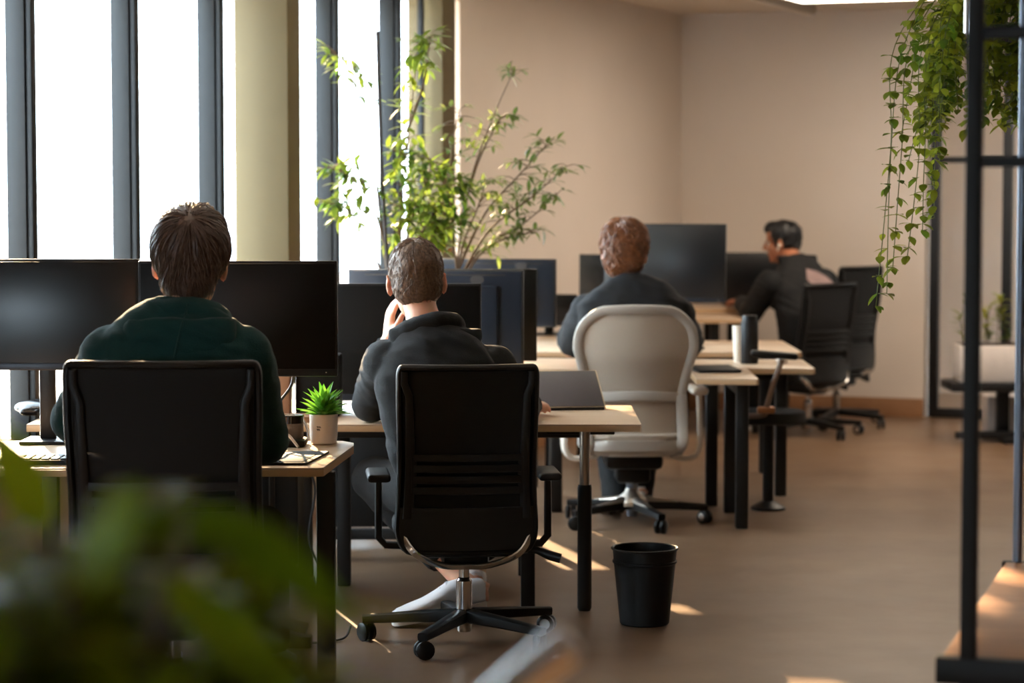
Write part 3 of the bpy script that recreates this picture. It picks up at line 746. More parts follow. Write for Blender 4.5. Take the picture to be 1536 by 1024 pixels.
def eyes(parent, T, loc):
    for s in (-1, 1):
        bm = BM(); ellip(bm, (s*.031, .0775, .006), (.0125, .0095, .0085)); bm.transform(T); bm.transform(Matrix.Translation(-V(loc))); e = obj('eye', bm, 'eye', parent)
        bm = BM(); ellip(bm, (s*.031, .0858, .006), (.0052, .0022, .0055)); bm.transform(T); bm.transform(Matrix.Translation(-V(loc))); obj('iris', bm, 'iris', e)

def folds(scale=9, amp=.006, seed=0, stretch=(1, 1, .55)):
    o = V((seed*3.1, seed*1.7, seed*.9))
    def f(p, n):
        q = V((p.x*stretch[0], p.y*stretch[1], p.z*stretch[2]))*scale+o
        a = noise.noise(q); b = noise.noise(q*2.3+V((5, 2, 1)))
        c = noise.noise(V((p.x*7+p.z*4, p.y*7, p.z*26+p.x*9))+o)
        return amp*((1-abs(a)*2.2)*.6+.4*b+.35*(1-abs(c)*2.5))
    return f

def shoe(parent, heel, toe, loc, wd=.05, m='shoe'):
    """heel/toe: points on the sole's underside"""
    heel, toe = V(heel), V(toe); d = (toe-heel); L = d.length; d.normalize(); s = d.cross(V((0, 0, 1))).normalized(); u = s.cross(d)
    P = lambda a, b, c: heel+d*(a*L)+s*b+u*c-V(loc)
    bm = BM()
    rings = []
    for a, w, h in ((.0, .55, .075), (.03, .72, .08), (.12, .82, .085), (.25, .80, .092), (.38, .86, .088), (.5, .92, .07), (.65, 1.0, .052), (.8, .98, .042), (.92, .75, .034), (.985, .4, .026), (1.0, .2, .02)):
        ring = []
        for k in range(20):
            th = 2*PI*k/20; c, sn = math.cos(th), math.sin(th)
            ring.append(P(a, c*wd*w, .016+max(0, h*.5+math.copysign(abs(sn)**.8, sn)*h*.5)*1.05))
        rings.append(ring)
    loft(bm, rings); up_ = obj('shoe', bm, m, parent)
    bm = BM(); lo = []; N = 26
    for k in range(N):
        th = 2*PI*k/N; a = .5-.5*math.cos(th); w = wd*1.06*(math.sin(th)/max(.3, abs(math.sin(th)))**.55)*(.82+.18*a)
        lo.append((a, w))
    A = [bm.verts.new(P(a*1.01-.003, w, 0)) for a, w in lo]; B = [bm.verts.new(P(a*1.015-.006, w*1.02, .024)) for a, w in lo]
    bm.faces.new(A); bm.faces.new(B)
    for k in range(N): bm.faces.new((A[k], A[(k+1) % N], B[(k+1) % N], B[k]))
    obj('sole', bm, 'sole', up_)
    bm = BM()
    for k in range(5):
        a = .36+.07*k; h = .106-.0125*k
        tube(bm, [P(a, -.026, h-.012), P(a+.015, -.01, h), P(a+.03, .01, h-.001), P(a+.045, .026, h-.014)], .0028, 6)
        tube(bm, [P(a, .026, h-.012), P(a+.015, .01, h+.001), P(a+.03, -.01, h), P(a+.045, -.026, h-.014)], .0028, 6)
    obj('laces', bm, 'lace', up_)
    bm = BM(); tube(bm, [P(.0, 0, .03), P(-.012, 0, .06), P(-.006, 0, .085)], [(.018, .004)]*3, 8, side=s); obj('heel_tab', bm, 'sole', up_)

def person(label, loc, F, spine, head_c, head_yaw, head_pitch, head_roll, hs, arms, legs, top_m, skin='skin', sleeves='long', hood=None, top_name='hoodie', voxel=.009, seed=1, neck_r=.055, extra=None, sh_r=.075, shoe_m='shoe', pant=.98):
    """arms: [(shoulder, elbow, wrist, hand d, n, s, curl)], legs: [(hip, knee, ankle, heel, toe)]"""
    t = thing('person', label, 'person', loc)
    F = V(F).normalized(); side = F.cross(V((0, 0, 1))).normalized()
    T = Matrix.Translation(V(head_c)) @ (Matrix.Rotation(head_yaw, 4, 'Z') @ Matrix.Rotation(head_pitch, 4, 'X') @ Matrix.Rotation(head_roll, 4, 'Y')) @ Matrix.Scale(hs, 4)
    # body: one continuous surface
    bm = BM(); head_prims(bm, T)
    nb = V(spine[-1][0]); hn = T @ V((0, -.028, -.05))
    tube(bm, [nb-V((0, 0, .08)), nb, (nb+hn)/2, hn], [(neck_r*1.5, neck_r*1.2), neck_r*1.15, neck_r, neck_r], 18, side=side)
    torso(bm, spine, side, .88)
    for (S, E, Wr, hd, hn_, hsd, cl) in arms:
        S, E, Wr = V(S), V(E), V(Wr)
        tube(bm, [S, S.lerp(E, .35), E], [.05, .048, .04], 14); tube(bm, [E, E.lerp(Wr, .3), Wr], [.04, .041, .027], 14); ellip(bm, E, (.041,)*3)
        hand(bm, Wr, hd, hn_, hsd, 1.02*hs**.5, cl)
    for (Hp, K, A, hl, te) in legs:
        Hp, K, A = V(Hp), V(K), V(A)
        tube(bm, [Hp, K], [.075, .055], 14); ellip(bm, K, (.056,)*3); tube(bm, [K, K.lerp(A, .35), A], [.052, .052, .036], 14); ellip(bm, A, (.038,)*3)
        hl, te = V(hl), V(te); dd = (te-hl).normalized(); tube(bm, [A, hl+V((0, 0, .05))], [.034, .03], 12); tube(bm, [hl+V((0, 0, .05)), hl.lerp(te, .6)+V((0, 0, .035))], [.033, .026], 12)
    body = remeshed('body', bm, skin, t, .0062, 3, loc=loc)
    # top
    bm = BM(); torso(bm, spine, side, 1.0)
    for (S, E, Wr, *_r) in arms:
        S, E, Wr = V(S), V(E), V(Wr)
        ellip(bm, S, (sh_r*1.02,)*3)
        if sleeves == 'long':
            tube(bm, [S, S.lerp(E, .4), S.lerp(E, .85), E], [sh_r, sh_r*.93, sh_r*.84, sh_r*.82], 18); ellip(bm, E, (sh_r*.83,)*3)
            e2 = E.lerp(Wr, .94); tube(bm, [E, E.lerp(Wr, .4), E.lerp(Wr, .8), E.lerp(Wr, .86), e2], [sh_r*.82, sh_r*.76, sh_r*.66, sh_r*.52, sh_r*.5], 18)
        else:
            tube(bm, [S, S.lerp(E, .4), S.lerp(E, .82)], [sh_r, sh_r*1.02, sh_r*1.0], 18)
    if hood and top_name == 'tee_shirt': hood(bm, side, F)
    top = remeshed(top_name, bm, top_m, t, voxel, 3, folds(8, .0095, seed), loc)
    if hood and top_name != 'tee_shirt':
        bm = BM(); hood(bm, side, F); h_ = remeshed('hood', bm, top_m, top, .0065, 2, folds(10, .006, seed+1), loc)
    # trousers
    bm = BM(); c = V(spine[0][0])
    ellip(bm, c+V((0, 0, -.005)), (spine[0][1]*1.02, .15, .11), Rz(math.atan2(side.y, side.x)))
    for (Hp, K, A, hl, te) in legs:
        Hp, K, A = V(Hp), V(K), V(A)
        tube(bm, [Hp, Hp.lerp(K, .5), K], [.098, .09, .078], 16); ellip(bm, K, (.079,)*3); tube(bm, [K, K.lerp(A, .4), K.lerp(A, pant)], [.077, .072, .058], 16)
    remeshed('trousers', bm, 'trouser', t, .011, 4, folds(7, .006, seed+3), loc)
    for (Hp, K, A, hl, te) in legs: shoe(t, hl, te, loc, m=shoe_m)
    eyes(t, T, loc)
    if extra: extra(t, T, top, loc, side, F)
    return t, T

# --- man in the green hoodie
def hood1(bm, side, F):
    c = V((-.895, 6.60, 1.105)); B = -F
    # thick fabric roll round the neck
    arc = [c+side*(math.cos(a)*.100)+B*(math.sin(a)*.085-.01)+V((0, 0, .03*math.sin(max(0, a))-.005)) for a in [-.75+(PI+1.5)*k/16 for k in range(17)]]
    tube(bm, arc, [(.045-.012*abs(k-8)/8, .032) for k in range(17)], 12, side=(0, 0, 1))
    # folded pouch falling to a point on the back
    rings = []
    for k in range(9):
        q = k/8; z = 1.14-.205*q; w = (.150*math.sin(PI*(.36+.5*q)) if q < .28 else .150*(1-(q-.28)/.72)**.85)+.012; dep = .072*(1-q*.6)
        rings.append(superring(c+B*(.062+.05*math.sin(q*2.2))+V((-.035*q, 0, z-1.13)), side, B, w, dep, 28, 2.1))
    loft(bm, rings)
def seam1(t, T, top, loc, side, F):
    hd = [c for c in top.children if c.name.startswith('hood')]; bvh = BVHTree.FromPolygons([v.co.copy() for v in hd[0].data.vertices], [tuple(p.vertices) for p in hd[0].data.polygons])
    bm = BM(); pts = []
    for k in range(13):
        q = k/12; o = V((-.872-.04*q, 6.0, 1.155-.19*q))-V(loc); h = bvh.ray_cast(o, V((0, 1, 0)))
        if h[0]: pts.append(h[0]+V((0, -.001, 0)))
    if len(pts) > 3: tube(bm, pts, .0032, 6); obj('hood_seam', bm, 'green', hd[0])
    hair(t, T, loc, [((0, -.012, .035), (.093, .106, .098)), ((0, -.05, -.03), (.067, .056, .078)), ((0, .02, .075), (.082, .09, .072))], 'hair1', 1100, 1.0, .05, .0022, .010, .42, -.52, 4, (.02, -.62, .8))
L1 = (-.9, 6.62, 0)
person('man in a dark green hoodie seen from behind at the near left desk', L1, (0, 1, 0),
       [((-.90, 6.64, .40), .17, .12), ((-.90, 6.61, .52), .18, .13), ((-.905, 6.58, .68), .19, .13), ((-.91, 6.56, .84), .205, .13), ((-.91, 6.56, .96), .225, .13), ((-.905, 6.57, 1.04), .215, .115), ((-.90, 6.585, 1.10), .165, .095), ((-.895, 6.60, 1.15), .085, .075)],
       (-.884, 6.65, 1.262), .03, -.06, .03, 1.11,
       [((-1.088, 6.585, 1.005), (-1.205, 6.70, .825), (-1.07, 7.08, .70), (.25, 1, -.03), (0, 0, 1), (1, 0, 0), .22),
        ((-.735, 6.585, 1.0), (-.695, 6.70, .775), (-.80, 7.08, .70), (-.25, 1, -.03), (0, 0, 1), (-1, 0, 0), .22)],
       [((-1.0, 6.68, .43), (-1.05, 7.10, .46), (-1.05, 7.15, .09), (-1.05, 7.1, .0), (-1.06, 7.40, 0)), ((-.80, 6.68, .43), (-.74, 7.08, .46), (-.72, 7.12, .09), (-.72, 7.06, 0), (-.70, 7.36, 0))],
       'green', hood=hood1, extra=seam1, seed=2, sh_r=.086)

# --- man in the navy hoodie
def hood2(bm, side, F):
    c = V((-.285, 8.055, .985)); B = -F
    arc = [c+side*(math.cos(a)*.10)+B*(math.sin(a)*.075)+V((0, 0, .03*math.sin(max(0, a))+.024*math.cos(a))) for a in [-.7+(PI+1.4)*k/16 for k in range(17)]]
    tube(bm, arc, [(.036-.010*abs(k-8)/8, .03) for k in range(17)], 12, side=(0, 0, 1))
    rings = []
    for k in range(8):
        q = k/7; z = 1.0-.13*q; w = .135*(1-q**2.5)**.6+.02; dep = .042*(1-q*.5)
        rings.append(superring(c+B*(.045+.03*math.sin(q*2.2))+side*(.03)+V((0, 0, z-.985)), side, B, w, dep, 28, 2.1))
    loft(bm, rings)
def extra2(t, T, top, loc, side, F):
    hair(t, T, loc, [((0, -.012, .034), (.0835, .103, .096)), ((0, -.04, -.015), (.076, .068, .075))], 'hair2', 1300, .22, .02, .0012, .004, .42, -.66, 9, (.0, -.35, .93))
L2 = (-.25, 8.02, 0)
person('man in a navy hoodie seen from behind, resting his chin on his hand', L2, (0, 1, 0),
       [((-.17, 7.99, .40), .165, .12), ((-.19, 7.97, .50), .175, .125), ((-.215, 7.95, .62), .19, .125), ((-.235, 7.95, .74), .20, .125), ((-.25, 7.97, .85), .20, .12), ((-.265, 8.0, .92), .17, .10), ((-.28, 8.03, .97), .11, .08), ((-.29, 8.06, 1.005), .07, .065)],
       (-.322, 8.135, 1.155), .08, -.12, -.04, 1.1,
       [((-.415, 8.02, .885), (-.492, 8.34, .722), (-.425, 8.275, .945), (.10, -.15, 1), (-.8, .3, 0), (.25, -.95, 0), .33),
        ((-.065, 8.02, .865), (.015, 8.22, .71), (.06, 8.50, .70), (.3, 1, -.05), (0, 0, 1), (-1, .2, 0), .2)],
       [((-.27, 8.05, .425), (-.475, 8.35, .455), (-.17, 8.12, .14), (-.085, 8.10, .055), (-.40, 8.02, .006)), ((-.10, 8.05, .425), (-.05, 8.46, .455), (-.13, 8.66, .09), (-.13, 8.60, 0), (-.15, 8.90, 0))],
       'navy', hood=hood2, extra=extra2, pant=.80, seed=5, sh_r=.077)

# --- man in the navy tee
def extra3(t, T, top, loc, side, F):
    hair(t, T, loc, [((0, -.012, .038), (.092, .106, .098)), ((0, -.05, -.02), (.078, .064, .088)), ((0, .03, .07), (.08, .08, .07))], 'hair3', 700, .8, .12, .0032, .012, .42, -.8, 21, (.0, -.3, .95), curl=.16)
    bm = BM()
    for s in (-1, 1):
        closed_tube(bm, [V((s*.034+math.cos(a)*.026, .099, .004+math.sin(a)*.021)) for a in [2*PI*k/16 for k in range(16)]], .0022, 6)
        tube(bm, [(s*.06, .098, .008), (s*.082, .06, .008), (s*.09, 0, .006)], .0022, 6)
    tube(bm, [(-.01, .101, .008), (.01, .101, .008)], .0022, 6)
    bm.transform(T); bm.transform(Matrix.Translation(-V(loc))); obj('glasses', bm, 'ink', t)
    bm = BM(); c = V(T @ V((0, -.03, -.155)))
L3 = (.52, 10.75, 0)
def collar3(bm, side, F):
    c = V((.515, 10.79, 1.045))
    closed_tube(bm, [c+side*(math.cos(2*PI*k/20)*.082)+F*(math.sin(2*PI*k/20)*.075)+V((0, 0, -.012*math.sin(2*PI*k/20))) for k in range(20)], .014, 8)
person('man with wavy auburn hair and glasses in a navy tee shirt', L3, (-.05, 1, 0),
       [((.52, 10.70, .42), .18, .13), ((.525, 10.69, .54), .19, .135), ((.53, 10.70, .68), .205, .135), ((.53, 10.72, .84), .23, .135), ((.53, 10.75, .94), .24, .12), ((.525, 10.77, 1.01), .18, .095), ((.515, 10.79, 1.055), .085, .08)],
       (.505, 10.85, 1.175), -.12, -.1, .02, 1.12,
       [((.345, 10.78, .905), (.268, 11.0, .735), (.36, 11.5, .715), (.3, 1, -.05), (0, 0, 1), (1, 0, 0), .25),
        ((.725, 10.78, .90), (.80, 11.0, .72), (.68, 11.5, .715), (-.2, 1, -.05), (0, 0, 1), (-1, 0, 0), .25)],
       [((.43, 10.76, .44), (.44, 11.15, .47), (.46, 10.75, .12), (.45, 10.68, .03), (.44, 10.93, .0)), ((.62, 10.76, .44), (.63, 11.15, .47), (.60, 11.2, .09), (.60, 11.13, 0), (.60, 11.42, 0))],
       'tee', sleeves='short', top_name='tee_shirt', hood=collar3, extra=extra3, seed=8, sh_r=.085, pant=1.2, shoe_m='trouser')

# --- man in the black jacket
def hood4(bm, side, F):
    c = V((1.66, 14.46, 1.03)); B = -F
    rings = []
    for k in range(7):
        q = k/6; rings.append(superring(c+B*(.07+.05*q)+V((0, 0, .03-.14*q)), side, B, .12*(1-q**2.5)**.6+.02, .05*(1-.4*q), 24, 2.1))
    loft(bm, rings)
def extra4(t, T, top, loc, side, F):
    hair(t, T, loc, [((0, -.016, .04), (.086, .104, .095)), ((0, -.045, 0), (.078, .064, .075)), ((0, .045, .085), (.06, .06, .045))], 'hair4', 500, .4, .05, .002, .006, .55, -.5, 31, (.0, -.3, .95))
    bm = BM(); ellip(bm, (-.09, .0, -.015), (.009, .009, .012)); tube(bm, [(-.092, .004, -.02), (-.094, .012, -.045)], .0035, 8); bm.transform(T); bm.transform(Matrix.Translation(-V(loc))); obj('earbud', bm, 'paper', t)
    bvh = BVHTree.FromPolygons([v.co.copy() for v in top.data.vertices], [tuple(p.vertices) for p in top.data.polygons])
    bm = BM(); g = {}
    for i in range(13):
        for j in range(5):
            a = i/12; b = j/4
            w = .022+.03*math.sin(PI*min(1, a*.8+.1))
            px, py = 1.735+.19*a, .955-.10*a+(b-.5)*w*2
            h = bvh.ray_cast(V((px, 13.6, py))-V(loc), V((0, 1, 0)))
            if h[0]: g[i, j] = bm.verts.new(h[0]+h[1]*.003)
    for i in range(12):
        for j in range(4):
            q = [g.get(k) for k in ((i, j), (i+1, j), (i+1, j+1), (i, j+1))]
            if all(q): bm.faces.new(q)
    obj('back_print', bm, 'print', top)
L4 = (1.72, 14.35, 0)
F4 = V((-.5, .86, 0)).normalized(); S4 = F4.cross(V((0, 0, 1)))
P4 = lambda f, s, z: V((1.74, 14.32, 0))+F4*f+S4*s+V((0, 0, z))
person('man in a black jacket facing left by the far wall, white earbud in', L4, F4,
       [(P4(-.02, 0, .42), .17, .12), (P4(-.03, 0, .56), .18, .13), (P4(-.02, 0, .70), .195, .13), (P4(.02, 0, .84), .205, .125), (P4(.06, 0, .93), .19, .115), (P4(.10, 0, .995), .13, .09), (P4(.13, 0, 1.03), .075, .07)],
       (1.625, 14.52, 1.135), 1.22, -.08, 0, 1.0,
       [(P4(.08, -.20, .90), P4(.22, -.24, .72), P4(.52, -.10, .77), (-.35, .9, 0), (0, 0, 1), S4, .3), (P4(.08, .20, .90), P4(.25, .24, .73), P4(.50, .10, .77), (-.6, .7, 0), (0, 0, 1), -S4, .3)],
       [(P4(.05, -.09, .43), P4(.42, -.10, .45), P4(.42, -.10, .09), P4(.37, -.10, 0), P4(.64, -.11, 0)), (P4(.05, .09, .43), P4(.42, .12, .45), P4(.42, .12, .09), P4(.37, .12, 0), P4(.64, .14, 0))],
       'jack', skin='skin2', top_name='jacket', hood=hood4, extra=extra4, seed=11, sh_r=.078, shoe_m='trouser')

# ------------------------------------------------------------------ plants
def pot_lathe(bm, r0, r1, h, th=.006): lathe(bm, [(0, 0), (r0-.006, 0), (r0, .006), (r1, h), (r1-th, h), (r0-th, th+.01), (0, th+.01)], n=40)

t = thing('succulent_pot', 'small green succulent in a white ceramic pot on the near desk corner', 'plant', (-.598, 7.645, Z1))
bm = BM(); lathe(bm, [(0, 0), (.036, 0), (.041, .005), (.044, .03), (.045, .095), (.0425, .097), (.0405, .093), (.039, .07), (0, .07)], n=40); pt = obj('pot', bm, 'pot', t)
bm = BM()
for dz, ln in ((.058, 1), (.050, .8)):
    pts = []
    for k in range(9):
        a = -PI/2-.42+.032*k*ln*1.1; pts.append(V((math.cos(a)*.0452, math.sin(a)*.0452, dz+.0035*math.sin(k*2.2))))
    tube(bm, pts, .0011, 5)
obj('mark', bm, 'ink', pt)
bm = BM(); lathe(bm, [(0, .086), (.02, .087), (.0395, .083), (.0395, .06), (0, .06)], n=24); obj('soil', bm, 'soil', t)
bm = BM(); rnd = random.Random(3)
for i in range(58):
    ph = i*2.39996; q = (i/58)**.7; el = 1.45-q*1.05+rnd.uniform(-.12, .12)
    d = V((math.cos(ph)*math.cos(el), math.sin(ph)*math.cos(el), math.sin(el)))
    leaf(bm, V((math.cos(ph)*.014*q, math.sin(ph)*.014*q, .085+.03*(1-q))), d, (0, 0, 1), rnd.uniform(.07, .098)*(1-.12*q), .025, rnd.uniform(.1, .5), .45, 6)
obj('foliage', bm, 'leafD', t)

def spray_plant(name, label, loc, pot_r, pot_h, branches, lm, leafL, leafW, pot_m='pot', seed=1, dens=1.0, stake=None, cluster=5, stem_r=.007, spread=.8):
    """branches: lists of points in local space; leaves in clusters along the last part of each"""
    t = thing(name, label, 'plant', loc); rnd = random.Random(seed)
    bm = BM(); pot_lathe(bm, pot_r*.8, pot_r, pot_h, .012); obj('pot', bm, pot_m, t)
    bm = BM(); lathe(bm, [(0, pot_h-.03), (pot_r-.013, pot_h-.035), (pot_r-.02, pot_h-.08), (0, pot_h-.08)]); obj('soil', bm, 'soil', t)
    bs = BM(); bl = BM()
    for br in branches:
        pts = smooth_path([V(p) for p in br['p']], 8); n = len(pts)
        tube(bs, pts, [br.get('r', stem_r)*(1-.75*i/(n-1)) for i in range(n)], 7)
        i0 = int(n*br.get('start', .35))
        for i in range(i0, n):
            q = br.get('d', 1)*dens
            for _ in range(int(q)+(rnd.random() < q-int(q))):
                ph = rnd.uniform(0, 2*PI); L = rnd.uniform(.03, br.get('side', .10)); d = V((math.cos(ph), math.sin(ph), rnd.uniform(-.25, .7))).normalized()
                e = pts[i]+d*L; tube(bs, [pts[i], (pts[i]+e)/2+V((0, 0, .006)), e], [.0022, .0018, .001], 4)
                for k in range(cluster):
                    dd = (d*.7+V((rnd.uniform(-1, 1), rnd.uniform(-1, 1), rnd.uniform(-.9, .5)))*spread).normalized()
                    leaf(bl, e-d*L*.25*rnd.random(), dd, (0, 0, 1), leafL*rnd.uniform(.65, 1.15), leafW*rnd.uniform(.7, 1.1), rnd.uniform(.2, .8), .2, 4)
    obj('stem', bs, 'bark', t, sharp=60); fo = obj('foliage', bl, lm, t, sharp=70, recalc=False)
    if stake:
        bm = BM(); tube(bm, stake, .0075, 8); obj('stake', bm, 'stake', t)
    return t

B = []
def br(*p, **k): B.append(dict(p=p, **k))
# left plant with a stake: base at (-.50, 10.35)
br((0, 0, .25), (-.02, 0, .7), (.0, 0, 1.1), (.03, 0, 1.45), (.07, 0, 1.8), (.10, 0, 2.08), start=.62, d=.42, side=.06)
br((-.01, 0, .9), (-.06, .02, 1.3), (-.10, 0, 1.65), (-.17, -.02, 1.9), (-.25, -.03, 2.04), start=.68, d=.42, side=.09)
br((0, 0, 1.0), (-.08, 0, 1.35), (-.18, .02, 1.5), (-.27, .0, 1.55), start=.5, d=.5, side=.09)
br((0, 0, .9), (-.1, .04, 1.2), (-.2, .0, 1.37), (-.29, -.02, 1.40), start=.55, d=.5, side=.07)
br((0, 0, 1.0), (.06, .05, 1.3), (.12, 0, 1.45), (.16, -.03, 1.58), start=.35, d=.7, side=.1)
br((0, 0, 1.0), (.10, -.02, 1.25), (.20, 0, 1.40), (.26, .03, 1.50), start=.35, d=.75, side=.1)
br((0, 0, .95), (.08, 0, 1.15), (.18, .02, 1.28), (.26, .0, 1.33), start=.35, d=.75, side=.1)
br((0, 0, 1.0), (.02, 0, 1.25), (.03, .03, 1.45), (.02, 0, 1.62), start=.3, d=.6, side=.08)
br((.05, 0, 1.7), (.12, 0, 1.9), (.14, 0, 2.02), (.155, 0, 2.12), start=.45, d=.3, side=.05)
spray_plant('potted_tree', 'tall leafy plant with a thin dark stake in front of the middle windows', (-.50, 10.36, 0), .13, .3, B, 'leafA', .078, .026, seed=11, dens=5.0,
            stake=[(.0, -.02, .3), (-.03, -.02, 1.1), (-.055, -.02, 1.5), (-.072, -.02, 2.13)], cluster=3, spread=.7)
B = []
br((0, 0, .25), (.0, 0, .8), (.02, 0, 1.15), (.08, 0, 1.5), (.18, 0, 1.78), (.265, 0, 1.97), start=.93, d=.6, side=.04)
br((.02, 0, 1.1), (-.02, .0, 1.4), (.0, 0, 1.65), (.03, -.02, 1.80), start=.5, d=.4, side=.08)
br((.03, 0, 1.3), (.10, .02, 1.55), (.17, 0, 1.7), (.22, .0, 1.78), start=.4, d=.4, side=.08)
br((.02, 0, 1.1), (.14, .03, 1.35), (.29, .0, 1.52), (.42, 0, 1.66), start=.4, d=.5, side=.09)
br((.02, 0, 1.05), (.16, -.03, 1.28), (.34, 0, 1.42), (.50, .0, 1.56), start=.4, d=.55, side=.09)
br((.02, 0, 1.05), (.13, 0, 1.2), (.3, .03, 1.3), (.46, 0, 1.44), start=.4, d=.45, side=.09)
br((.02, 0, 1.0), (.1, .03, 1.15), (.22, 0, 1.24), (.36, 0, 1.27), start=.4, d=.4, side=.08)
br((.0, 0, 1.0), (-.06, .03, 1.15), (-.08, 0, 1.3), (-.1, .0, 1.4), start=.4, d=.5, side=.08)
br((.01, 0, 1.0), (.04, .03, 1.2), (.11, 0, 1.38), (.15, 0, 1.5), start=.3, d=.5, side=.09)
spray_plant('potted_tree', 'airy plant with arching sprays against the pale left wall', (-.26, 10.62, 0), .11, .3, B, 'leafB', .064, .020, seed=5, dens=4.0, cluster=3, spread=.7)
t = thing('wooden_perch', 'small wooden bar on a post beside the airy plant', 'plant support', (-.40, 10.66, 0))
bm = BM(); rbox(bm, (.04, 0, 1.195), (.19, .03, .024), .005); obj('bar', bm, 'wood', t)
bm = BM(); rbox(bm, (.04, .0, .592), (.024, .024, 1.184), .004); obj('post', bm, 'wood', t)
bm = BM(); rbox(bm, (.04, 0, .01), (.14, .14, .02), .004); obj('foot', bm, 'wood', t)

# hanging vine by the shelf rack
t = thing('hanging_plant', 'hanging vine trailing from a ceiling pot beside the black rack', 'plant', (1.60, 7.0, 2.0))
bm = BM(); pot_lathe(bm, .10, .13, .17, .01); obj('pot', bm, 'pot', t)
bm = BM(); lathe(bm, [(0, .15), (.119, .15), (.11, .1), (0, .1)]); obj('soil', bm, 'soil', t)
for k in range(3):
    a = 2*PI*k/3; bm = BM(); tube(bm, [(math.cos(a)*.125, math.sin(a)*.125, .165), (0, 0, .60)], .0015, 5); obj('hanger_wire', bm, 'black', t)
bs, bl = BM(), BM(); rnd = random.Random(14)
vines = []
for i in range(44):
    x = -rnd.uniform(.08, .42); drop = rnd.uniform(.12, .32)+max(0, (-x-.24))*.75; y = rnd.uniform(-.22, .22)
    vines.append([(rnd.uniform(-.08, .02), rnd.uniform(-.08, .08), .16), (x*.5, y*.6, .22-abs(x)*.3), (x*.9, y, -.02), (x, y, -drop*.55), (x-rnd.uniform(0, .03), y+rnd.uniform(-.03, .03), -drop-.05)])
for i in range(6):
    x = -.36-.065*i*.5; vines.append([(-.08, 0, .16), (x*.6, .05, .12), (x*.95, .02, -.12), (x, 0, -.42), (x-.02, .02, -.62-.055*i+.02*(i % 2))])
for i in range(30):
    x = rnd.uniform(-.27, -.08); vines.append([(0, rnd.uniform(-.08, .08), .16), (x*.8, -.14, .1), (x, -.17, -.1), (x+.01, -.16, -.22-rnd.uniform(0, .14))])
for v_ in vines:
    pts = smooth_path([V(q)+V((rnd.uniform(-.02, .02), rnd.uniform(-.02, .02), 0)) for q in v_], 8); tube(bs, pts, .0015, 5)
    for i in range(7, len(pts)):
        for _ in range(3):
            if rnd.random() < .25: continue
            ph = rnd.uniform(0, 2*PI); d = V((math.cos(ph), math.sin(ph), rnd.uniform(-.9, .4)))
            leaf(bl, pts[i], d, (0, 0, 1), rnd.uniform(.028, .048), rnd.uniform(.019, .030), .4, .15, 4)
obj('stem', bs, 'vine', t, sharp=60); obj('foliage', bl, 'leafC', t, sharp=70, recalc=False)

# planter box on a low bench by the partition
t = thing('bench', 'low black bench carrying the white planter box by the glazed partition', 'bench', (2.85, 13.95, 0), 0)
bm = BM(); rbox(bm, (.12, 0, .325), (.92, .36, .05), .008); obj('top', bm, 'black', t)
for x in (-.02, .40):
    bm = BM(); rbox(bm, (x+.02, .05, .16), (.07, .07, .28), .006); obj('leg', bm, 'black', t)
    bm = BM(); rbox(bm, (x+.02, -.02, .018), (.07, .36, .036), .006); obj('foot', bm, 'black', t)
bm = BM(); rbox(bm, (.1, -.1, .045), (.8, .05, .04), .006); obj('stretcher', bm, 'black', t)
t = thing('planter_box', 'white rectangular planter with leafy shrubs on the low bench', 'planter', (2.86, 13.95, .35), 0)
bm = BM(); rbox(bm, (.1, 0, .105), (.78, .26, .21), .008); obj('box', bm, 'pot', t)
bm = BM(); rbox(bm, (.1, 0, .205), (.74, .22, .02), .004); obj('soil', bm, 'soil', t)
bs, bl = BM(), BM(); rnd = random.Random(4)
for i in range(17):
    x = -.24+.045*i+rnd.uniform(-.02, .02); h = rnd.uniform(.16, .30); lx = rnd.uniform(-.08, .06)
    pts = smooth_path([(x, rnd.uniform(-.05, .05), .21), (x+lx*.4, 0, .21+h*.5), (x+lx, 0, .21+h)], 6); tube(bs, pts, .003, 6)
    for j in range(2, len(pts)):
        for _ in range(2):
            ph = rnd.uniform(0, 2*PI); leaf(bl, pts[j], (math.cos(ph), math.sin(ph), rnd.uniform(.1, .9)), (0, 0, 1), rnd.uniform(.05, .085), rnd.uniform(.02, .034), .4, .2, 4)
obj('stem', bs, 'bark', t, sharp=60); obj('foliage', bl, 'leafF', t, sharp=70, recalc=False)
t = tag(obj('floor_box', (lambda b: (rbox(b, (0, 0, .12), (.32, .2, .24), .008), b)[1])(BM()), 'pot'), 'pale box on the floor behind the low bench', 'box'); t.location = (2.95, 14.22, 0)

# foreground plant, out of focus
t = thing('potted_plant', 'big blurred leafy plant in the near lower left corner', 'plant', (-.30, 1.75, 0))
bm = BM(); pot_lathe(bm, .15, .19, .36, .014); obj('pot', bm, 'pot', t)
bm = BM(); lathe(bm, [(0, .33), (.175, .33), (.16, .25), (0, .25)]); obj('soil', bm, 'soil', t)
bs, bl = BM(), BM(); rnd = random.Random(8)
stems = []
for i in range(64):
    x = rnd.uniform(-.14, .13); y = rnd.uniform(-.14, .18); zt = rnd.uniform(1.0, 1.225)-max(0, x+.02)*.5
    stems.append(smooth_path([(x*.2, y*.3, .33), (x*.35, y*.5, .65), (x*.8, y*.9, zt-.18), (x, y, zt)], 8))
for pts in stems:
    tube(bs, pts, .004, 6)
    for j in range(6, len(pts)):
        for _ in range(2):
            ph = rnd.uniform(0, 2*PI); leaf(bl, pts[j], (math.cos(ph), math.sin(ph), rnd.uniform(-.1, .8)), (0, 0, 1), rnd.uniform(.09, .14), rnd.uniform(.03, .05), rnd.uniform(.3, .9), .2, 5)
